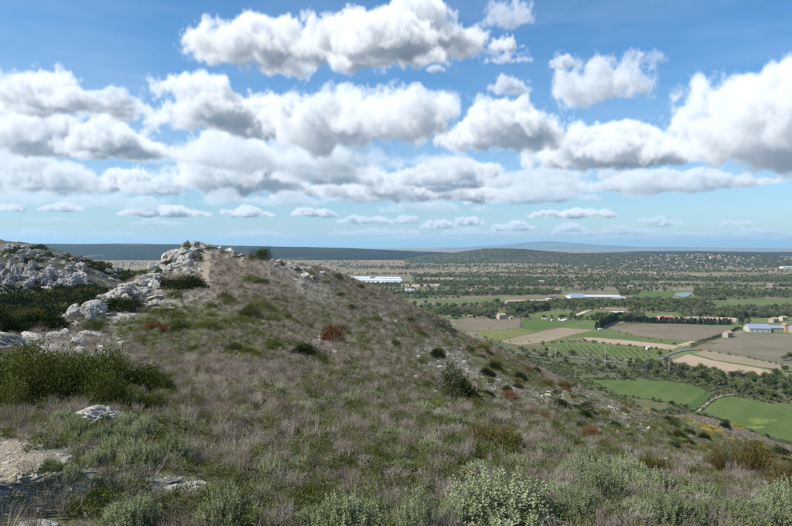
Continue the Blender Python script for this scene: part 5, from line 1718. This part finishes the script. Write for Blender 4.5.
# woods and hedgerows too far to tell the trees apart
def both(cm, tm, name):
    v1 = np.zeros(len(cm.vertices) * 3, np.float32); cm.vertices.foreach_get('co', v1)
    f1 = np.zeros(len(cm.loops), np.int32); cm.loops.foreach_get('vertex_index', f1)
    v2 = np.zeros(len(tm.vertices) * 3, np.float32); tm.vertices.foreach_get('co', v2)
    f2 = np.zeros(len(tm.loops), np.int32); tm.loops.foreach_get('vertex_index', f2)
    v, f, mi = join([(v1.reshape(-1, 3), f1.reshape(-1, 4), 0), (v2.reshape(-1, 3), f2.reshape(-1, 4), 1)])
    return raw_mesh(name, v, f, [cm.materials[0], M_TRUNK], False, mi)


wk = [both(*TREES['broad'][i], 'wood_tree') for i in range(4)] + [both(*TREES['olive'][i], 'wood_olive') for i in range(2)] + [both(*TREES['pale'][i], 'wood_bare') for i in range(2)]
n = 90000
Dy = np.exp(trs.uniform(math.log(760), math.log(4000), n))
u_ = trs.uniform(-0.10, 0.74, n); u_ = np.where(trs.rand(n) < 0.12, trs.uniform(-0.48, -0.1, n), u_)
x, y = u_ * Dy, Dy
band1 = fbm(x / 420, y / 60, 4, 201); band2 = fbm(x / 260, y / 130, 3, 205)
rowpx = 246 + F * EYE / Dy
dens = np.interp(rowpx, [261, 266, 273, 277, 282, 291, 296, 300, 305, 312, 318, 326], [0.02, 0.04, 0.08, 0.38, 0.55, 0.50, 0.22, 0.38, 0.45, 0.45, 0.28, 0.03])
k = (trs.rand(n) < np.clip(dens + 1.25 * band1 + 0.35 * band2 - 0.10, 0, 1)) & ~inside_fields(x, y)
gh = (np.abs(x - on_plain(376, 280)[0]) < 110) & (y > 1600) & (y < 2050)
k &= ~gh
for (a0, a1, q0, q1) in [(500, 550, 297.5, 304), (560, 620, 291, 302), (672, 695, 290, 298.5), (645, 680, 313, 321), (605, 630, 308, 316), (742, 800, 318, 333), (494, 506, 311, 320)]:
    spx = 396 + F * x / y
    k &= ~((spx > a0) & (spx < a1) & (rowpx > q0) & (rowpx < q1))
x, y = x[k], y[k]; n = len(x)
kind = trs.rand(n) + 0.25 * fbm(x / 150, y / 80, 2, 210)
idx = np.where(kind < 0.48, trs.randint(0, 4, n), np.where(kind < 0.82, 4 + trs.randint(0, 2, n), 6 + trs.randint(0, 2, n)))
s = trs.uniform(0.55, 1.15, n) * np.where(y > 2200, 1.15, 1.0)
scatter('woodland', np.stack([x, y, np.zeros(n)], 1), np.stack([np.zeros(n), np.zeros(n), trs.uniform(0, 6.28, n)], 1), np.stack([s * 1.15, s * 1.15, s], 1), idx, wk, 'green river woods and hedgerows filling the middle of the plain')

# trees between the village houses and over the low hills
n = 2600
Dv = trs.uniform(2700, 4050, n); px = trs.uniform(405, 800, n); x = (px - 396) / F * Dv
z = np.array([max(hill_v(a_, b_) if (p_ > 565 and b_ < 4200) else 0.0, hill_c(a_, b_) if (b_ > 3520 and p_ < 680) else 0.0, 0.0) for a_, b_, p_ in zip(x, Dv, px)])
k = fbm(x / 160, Dv / 120, 3, 230) > -0.12
x, Dv, z = x[k], Dv[k], z[k]; n = len(x); s = trs.uniform(0.5, 1.2, n)
scatter('woods', np.stack([x, Dv, z - 0.5], 1), np.stack([np.zeros(n), np.zeros(n), trs.uniform(0, 6.28, n)], 1), np.stack([s * 1.3, s * 1.3, s], 1), trs.randint(0, 6, n), wk, 'trees spread between the village houses and over the low hills')

# ------------------------------------------------------------------ buildings
def wallm(name, c): return plain_mat(name, c, 0.08, 0.4)


M_WALLS = [wallm('cream_plaster', (0.31, 0.275, 0.22)), wallm('white_plaster', (0.40, 0.38, 0.34)), wallm('ochre_plaster', (0.40, 0.31, 0.20)), wallm('stone_wall', (0.46, 0.41, 0.34)), wallm('pink_plaster', (0.42, 0.32, 0.265))]
M_TILE = plain_mat('clay_tile', (0.28, 0.18, 0.13), 0.2, 0.8)
M_TILE2 = plain_mat('pale_tile', (0.31, 0.24, 0.185), 0.2, 0.8)
M_REDTILE = plain_mat('red_tile', (0.34, 0.13, 0.085), 0.15, 0.8)
M_PANEW = plain_mat('dark_window', (0.05, 0.055, 0.06), 0.1, 1.0, 0.25)
M_DOORW = plain_mat('wooden_door', (0.16, 0.10, 0.06), 0.2, 1.0)
M_WHITE = plain_mat('white_cladding', (0.60, 0.60, 0.58), 0.05, 0.1, 0.5)
M_BLUEROOF = plain_mat('blue_grey_roof', (0.20, 0.24, 0.30), 0.1, 0.1, 0.45)
M_METAL = plain_mat('pale_metal_roof', (0.44, 0.455, 0.46), 0.08, 0.1, 0.4)
M_TYRE = plain_mat('tyre_rubber', (0.03, 0.03, 0.03), 0.2, 4)
M_POLE = plain_mat('pale_pole', (0.50, 0.47, 0.42), 0.1, 1)


def box(x0, x1, y0, y1, z0, z1):
    v = np.array([(x0, y0, z0), (x1, y0, z0), (x1, y1, z0), (x0, y1, z0), (x0, y0, z1), (x1, y0, z1), (x1, y1, z1), (x0, y1, z1)], float)
    f = np.array([(3, 2, 1, 0), (4, 5, 6, 7), (0, 1, 5, 4), (1, 2, 6, 5), (2, 3, 7, 6), (3, 0, 4, 7)])
    return v, f


def gable_wall(w, d, h, rise, mat):
    v = [(-w / 2, -d / 2, -0.5), (w / 2, -d / 2, -0.5), (w / 2, d / 2, -0.5), (-w / 2, d / 2, -0.5), (-w / 2, -d / 2, h), (w / 2, -d / 2, h), (w / 2, d / 2, h), (-w / 2, d / 2, h), (-w / 2, 0, h + rise), (w / 2, 0, h + rise)]
    f = [(3, 2, 1, 0), (0, 1, 5, 4), (2, 3, 7, 6), (1, 2, 6, 9, 5), (3, 0, 4, 8, 7), (4, 5, 9, 8), (6, 7, 8, 9)]
    return raw_mesh('wall', v, f, [mat])


def gable_roof(w, d, h, rise, mat, over=0.45, th=0.22):
    s = rise / (d / 2)
    W, Dd = w / 2 + over, d / 2 + over
    zl, zr = h - over * s + 0.04, h + rise + 0.04
    v = []
    for z in (0, th):
        v += [(-W, -Dd, zl + z), (W, -Dd, zl + z), (W, 0, zr + z), (-W, 0, zr + z), (W, Dd, zl + z), (-W, Dd, zl + z)]
    f = [(0, 3, 2, 1), (3, 5, 4, 2), (6, 7, 8, 9), (9, 8, 10, 11), (0, 1, 7, 6), (4, 5, 11, 10), (1, 2, 8, 7), (2, 4, 10, 8), (3, 0, 6, 9), (5, 3, 9, 11)]
    return raw_mesh('roof', v, f, [mat])


def house(name, loc, w, d, h, rise, rz, wall, roof, label, group=None, windows=0, door=False, chimney=False, cat='house', over=0.45):
    root = bpy.data.objects.new(name, None); COL.objects.link(root)
    root.location = loc; root.rotation_euler = (0, 0, rz)
    link('wall', gable_wall(w, d, h, rise, wall), root)
    r = link('roof', gable_roof(w, d, h, rise, roof, over), root)
    storeys = 2 if h > 4.5 else 1
    if windows:
        pane_v = box(-0.5, 0.5, -0.04, 0.04, 0, 1.3)
        pm_ = raw_mesh('window', pane_v[0], pane_v[1], [M_PANEW])
        for s in range(storeys):
            for i in range(windows):
                xx = -w / 2 + w * (i + 0.5) / windows
                if door and s == 0 and i == windows // 2: continue
                for sy in (-1, 1):
                    link('window', pm_, root, (xx, sy * (d / 2 + 0.01), 1.0 + 2.8 * s))
    if door:
        dv = box(-0.55, 0.55, -0.05, 0.05, 0, 2.1)
        link('door', raw_mesh('door', dv[0], dv[1], [M_DOORW]), root, (-w / 2 + w * (windows // 2 + 0.5) / max(windows, 1), -d / 2 - 0.01, 0))
    if chimney:
        cv = box(-0.35, 0.35, -0.3, 0.3, 0, 1.5)
        link('chimney', raw_mesh('chimney', cv[0], cv[1], [wall]), r, (w * 0.28, d * 0.12, h + rise * 0.6))
    return set_props(root, label, cat, group)


P = on_plain
house('farmhouse', P(665, 319.5), 20, 9, 3.6, 2.2, 0.06, M_WALLS[4], M_REDTILE, 'long low pink house with a bright red tiled roof behind the cypress row', None, 5, True, True)
house('farmhouse', P(501, 318.8), 10, 8, 5.6, 2.0, 0.35, M_WALLS[4], M_TILE2, 'pink farmhouse under dark trees at the brown field', None, 3, True, True)
house('shed', P(511, 319), 5, 4, 2.6, 1.0, 0.2, M_WALLS[1], M_TILE2, 'small white shed next to the pink farmhouse', None, 1, True, cat='shed')
house('stone_house', P(727.5, 337.3), 8.5, 7, 5.4, 1.9, 0.45, M_WALLS[0], M_TILE2, 'small stone house at the end of the clipped hedge', None, 3, True, True)
house('long_shed', P(617, 314.5), 20, 8, 3.4, 1.4, -0.05, M_WALLS[1], M_METAL, 'long low white building behind the dense cypress row', None, 5, True, cat='shed')
house('shed', P(636, 315), 5, 4, 2.6, 1.0, 0.2, M_WALLS[1], M_METAL, 'small white hut between the cypress rows', None, 1, True, cat='shed')
house('farm_shed', P(757, 331.3), 24, 16, 4.5, 4.2, -0.12, M_WALLS[1], M_BLUEROOF, 'big farm shed with a steep blue grey roof beside the big cypress', None, 4, True, cat='shed')
house('farm_shed', P(776, 331.2), 15, 11, 4.5, 2.5, -0.1, M_WALLS[0], M_BLUEROOF, 'lower blue roofed shed next to the ochre gable building', None, 3, True, cat='shed')
house('farm_shed', P(796, 332.5), 15, 12, 5.0, 3.0, -0.1, M_WALLS[0], M_BLUEROOF, 'blue roofed shed beyond the ochre gable building', None, 3, True, cat='shed')
house('gable_building', P(785.5, 331.8), 8, 6, 8.2, 1.6, 1.5, M_WALLS[2], M_TILE, 'tall narrow ochre building between the blue roofed sheds', None, 2, True, cat='house')
house('farmhouse', P(773.5, 322.4), 9, 8, 4.8, 1.8, 0.3, M_WALLS[0], M_TILE2, 'yellow house behind the blue roofed sheds', None, 3, True, True)
house('farmhouse', P(783, 320.5), 8, 7, 4.6, 1.6, 0.2, M_WALLS[1], M_TILE2, 'white house next to the yellow one behind the sheds', None, 3, True, False)
house('field_hut', P(647.5, 349.5), 2.6, 2.6, 2.2, 0.7, 0.3, M_WHITE, M_METAL, 'tiny white hut alone in the orchard', None, 0, True, cat='hut')
house('warehouse', P(593, 300.2), 92, 40, 8.0, 2.0, -0.05, M_WHITE, M_METAL, 'large white warehouse in the middle of the plain', None, 12, True, cat='warehouse', over=0.8)
house('warehouse', P(576, 300.6), 24, 28, 7.0, 6.0, -0.05, M_WHITE, M_BLUEROOF, 'blue grey roofed hall joined in front of the white warehouse', None, 4, True, cat='warehouse', over=0.8)
house('warehouse', P(618, 301), 26, 20, 6.0, 1.6, -0.05, M_WHITE, M_METAL, 'smaller white hall beyond the large warehouse', None, 4, True, cat='warehouse', over=0.8)
house('warehouse', P(526, 303), 74, 14, 4.2, 1.2, 0.18, M_WALLS[0], M_TILE2, 'long low cream warehouse behind the farm trees', None, 14, True, cat='warehouse', over=0.8)
house('warehouse', P(551, 301.5), 18, 12, 5.0, 1.2, 0.1, M_WALLS[1], M_METAL, 'short pale hall between the cream and the white warehouses', None, 3, True, cat='warehouse', over=0.8)
# greenhouses: rows of rounded bays
m = Mat('greenhouse_film'); M_FILM = m.finish((0.68, 0.72, 0.74), 0.35, None, 0.4)


def greenhouse(loc, w, d, bays, label):
    root = bpy.data.objects.new('greenhouse', None); COL.objects.link(root); root.location = loc
    bw = w / bays
    ang = np.linspace(0, math.pi, 9)
    prof = [(-bw / 2, -0.3), (-bw / 2, 2.6)] + [(-math.cos(a_) * bw / 2, 2.6 + math.sin(a_) * 1.9) for a_ in ang[1:-1]] + [(bw / 2, 2.6), (bw / 2, -0.3)]
    k = len(prof)
    v = [(x_, -d / 2, z_) for x_, z_ in prof] + [(x_, d / 2, z_) for x_, z_ in prof]
    f = [(i, i + 1, k + i + 1, k + i) for i in range(k - 1)] + [tuple(range(k))[::-1], tuple(range(k, 2 * k))]
    me = raw_mesh('bay', v, f, [M_FILM])
    for i in range(bays):
        link('bay', me, root, (-w / 2 + bw * (i + 0.5), 0, 0))
    dv = box(-1.5, 1.5, -0.06, 0.06, -0.2, 2.4)
    link('door', raw_mesh('door', dv[0], dv[1], [M_METAL]), root, (bw * 0.5, -d / 2 - 0.08, 0))
    return set_props(root, label, 'greenhouse')


greenhouse(P(383, 283.6), 96, 60, 12, 'nearest white greenhouse of the group at the hill edge')
greenhouse(P(392, 281), 60, 60, 8, 'short white greenhouse behind the widest one')
greenhouse(P(368, 280.6), 80, 70, 10, 'white greenhouse in the middle of the group')
greenhouse(P(356, 278.4), 90, 70, 11, 'farthest white greenhouse of the group')
greenhouse(P(388, 278.6), 80, 60, 10, 'white greenhouse at the back beside the tan fields')
greenhouse(P(410, 290.8), 26, 14, 3, 'low pale tunnel in the green fields before the greenhouses')


# village on the far rise
vt = []
for i in range(7):
    w_, d_, h_ = trs.uniform(9, 15), trs.uniform(8, 11), trs.choice([3.4, 5.8, 6.4])
    vt.append((gable_wall(w_, d_, h_, 1.9, M_WALLS[[0, 1, 0, 3, 1, 2, 0][i]]), gable_roof(w_, d_, h_, 1.9, [M_TILE2, M_TILE][i % 2]), w_, d_, h_))
vwin = raw_mesh('window', *box(-0.6, 0.6, -0.05, 0.05, 0, 1.5), [M_PANEW])


def village_house(x, y, z, label, group, s=1.0):
    wm, rm_, w_, d_, h_ = vt[trs.randint(len(vt))]
    root = bpy.data.objects.new('village_house', None); COL.objects.link(root)
    root.location = (x, y, z); root.rotation_euler = (0, 0, trs.normal(0, 0.5)); root.scale = (s, s, s)
    link('wall', wm, root); link('roof', rm_, root)
    for k in (-1, 1):
        link('window', vwin, root, (k * w_ * 0.25, -d_ / 2 - 0.02, h_ - 2.2))
    return set_props(root, label, 'house', group)


for i in range(210):
    px = np.clip(trs.normal(696, 34), 600, 800) if i < 170 else trs.uniform(585, 800)
    Dv = trs.uniform(2760, 3480)
    x = (px - 396) / F * Dv
    village_house(x, Dv, max(hill_v(x, Dv), 0) - 0.3, 'pale plastered village house with tiled roof on the far rise', 'village houses on the far rise', trs.uniform(0.45, 0.8))
xc = (712 - 396) / F * 3150
house('church', (xc, 3150, hill_v(xc, 3150)), 24, 12, 10, 4, 0.2, M_WALLS[3], M_TILE, 'stone church rising over the village roofs', None, 4, True, cat='church')
house('factory', P(788, 268.5), 60, 30, 8, 2, 0.0, M_WHITE, M_METAL, 'long white hall at the end of the village', None, 8, True, cat='warehouse')
for i in range(34):
    px = trs.uniform(410, 660); Dv = np.exp(trs.uniform(math.log(2150), math.log(3300)))
    x = (px - 396) / F * Dv
    village_house(x, Dv, 0, 'pale farmhouse standing alone in the far ploughland', 'farmhouses in the far ploughland', trs.uniform(0.7, 1.1))
for i in range(24):
    px = trs.uniform(118, 170); Dv = trs.uniform(3300, 3900)
    village_house((px - 396) / F * Dv, Dv, 0, 'tiny pale house of the hamlet seen through the gap beside the rocky hill', 'hamlet seen through the gap', 0.8)
for i in range(12):
    px = trs.choice([trs.uniform(470, 560), trs.uniform(625, 665), trs.uniform(705, 790)]); Dv = trs.uniform(1150, 1700); x = (px - 396) / F * Dv
    village_house(x, Dv, 0, 'pale house half hidden among the river woods', 'houses in the river woods', 1.0)


# white vans and trailers by the pasture
def van(loc, rz, label):
    root = bpy.data.objects.new('parked_van', None); COL.objects.link(root); root.location = loc; root.rotation_euler = (0, 0, rz)
    side = [(-2.9, 0.45), (2.3, 0.45), (2.9, 0.6), (2.95, 1.2), (2.2, 1.35), (1.6, 2.3), (-2.8, 2.45), (-2.9, 2.3)]
    v = [(a_, -1.0, z_) for a_, z_ in side] + [(a_, 1.0, z_) for a_, z_ in side]; k = len(side)
    f = [tuple(range(k))[::-1][::-1], tuple(range(k, 2 * k))[::-1]] + [(i, k + i, k + (i + 1) % k, (i + 1) % k) for i in range(k)]
    me = raw_mesh('body', v, f, [M_WHITE]); 
    link('body', me, root)
    g = raw_mesh('windscreen', [(2.22, -0.85, 1.42), (2.22, 0.85, 1.42), (1.68, 0.8, 2.24), (1.68, -0.8, 2.24)], [(0, 1, 2, 3)], [M_PANEW]); link('windscreen', g, root, (0.05, 0, 0.03))
    wv, wf = tube([(0, -0.12, 0), (0, 0.12, 0)], [0.36, 0.36], 12)
    caps = [tuple(range(12))[::-1], tuple(range(12, 24))]
    wm_ = raw_mesh('wheel', wv, [tuple(q) for q in wf] + caps, [M_TYRE])
    for sx in (-1.8, 1.9):
        for sy in (-0.95, 0.95):
            link('wheel', wm_, root, (sx, sy, 0.36))
    return set_props(root, label, 'van')


van(P(546.5, 319.6), 0.1, 'white van parked at the edge of the green field')
van(P(543.8, 319.4), 0.15, 'white van parked tail to tail with the other one')
van(P(553, 321), 0.5, 'white van standing where the farm track begins')
van(P(559, 320), 1.2, 'white van turned into the farm track')
van(P(600.5, 330.2), 0.2, 'white van at the end of the dense cypress row')


def utility_pole(px, py, h, label, group):
    root = bpy.data.objects.new('utility_pole', None); COL.objects.link(root); root.location = P(px, py)
    v, f = tube([(0, 0, -0.5), (0, 0, h)], [0.22, 0.12], 8); link('post', raw_mesh('post', v, f, [M_POLE]), root)
    v, f = box(-1.1, 1.1, -0.08, 0.08, h - 0.9, h - 0.72); link('crossarm', raw_mesh('crossarm', v, f, [M_POLE]), root)
    return set_props(root, label, 'pole', group)


for (a, q, h) in [(605, 363, 15), (550, 357, 9), (555.5, 357.5, 9), (669, 371, 10)]:
    utility_pole(a, q, h, 'pale utility pole standing by the road at the hill foot', 'utility poles by the road')

# ------------------------------------------------------------------ haze
def build_haze():
    m = Mat('haze_air')
    v = m.node('VolumePrincipled')
    v.inputs['Color'].default_value = (0.43, 0.735, 1.0, 1)
    v.inputs['Density'].default_value = 4.2e-5
    v.inputs['Anisotropy'].default_value = 0.2
    m.l.new(v.outputs[0], m.out.inputs['Volume'])
    S, z0, z1 = 47000.0, -160.0, 520.0
    v8 = [(sx * S, sy * S, z) for z in (z0, z1) for sx, sy in ((-1, -1), (1, -1), (1, 1), (-1, 1))]
    me = raw_mesh('haze', v8, [(3, 2, 1, 0), (4, 5, 6, 7), (0, 1, 5, 4), (1, 2, 6, 5), (2, 3, 7, 6), (3, 0, 4, 7)], [m.m])
    set_props(link('haze', me), 'thin blue haze in the air over the plain', None, None, 'stuff')


build_haze()
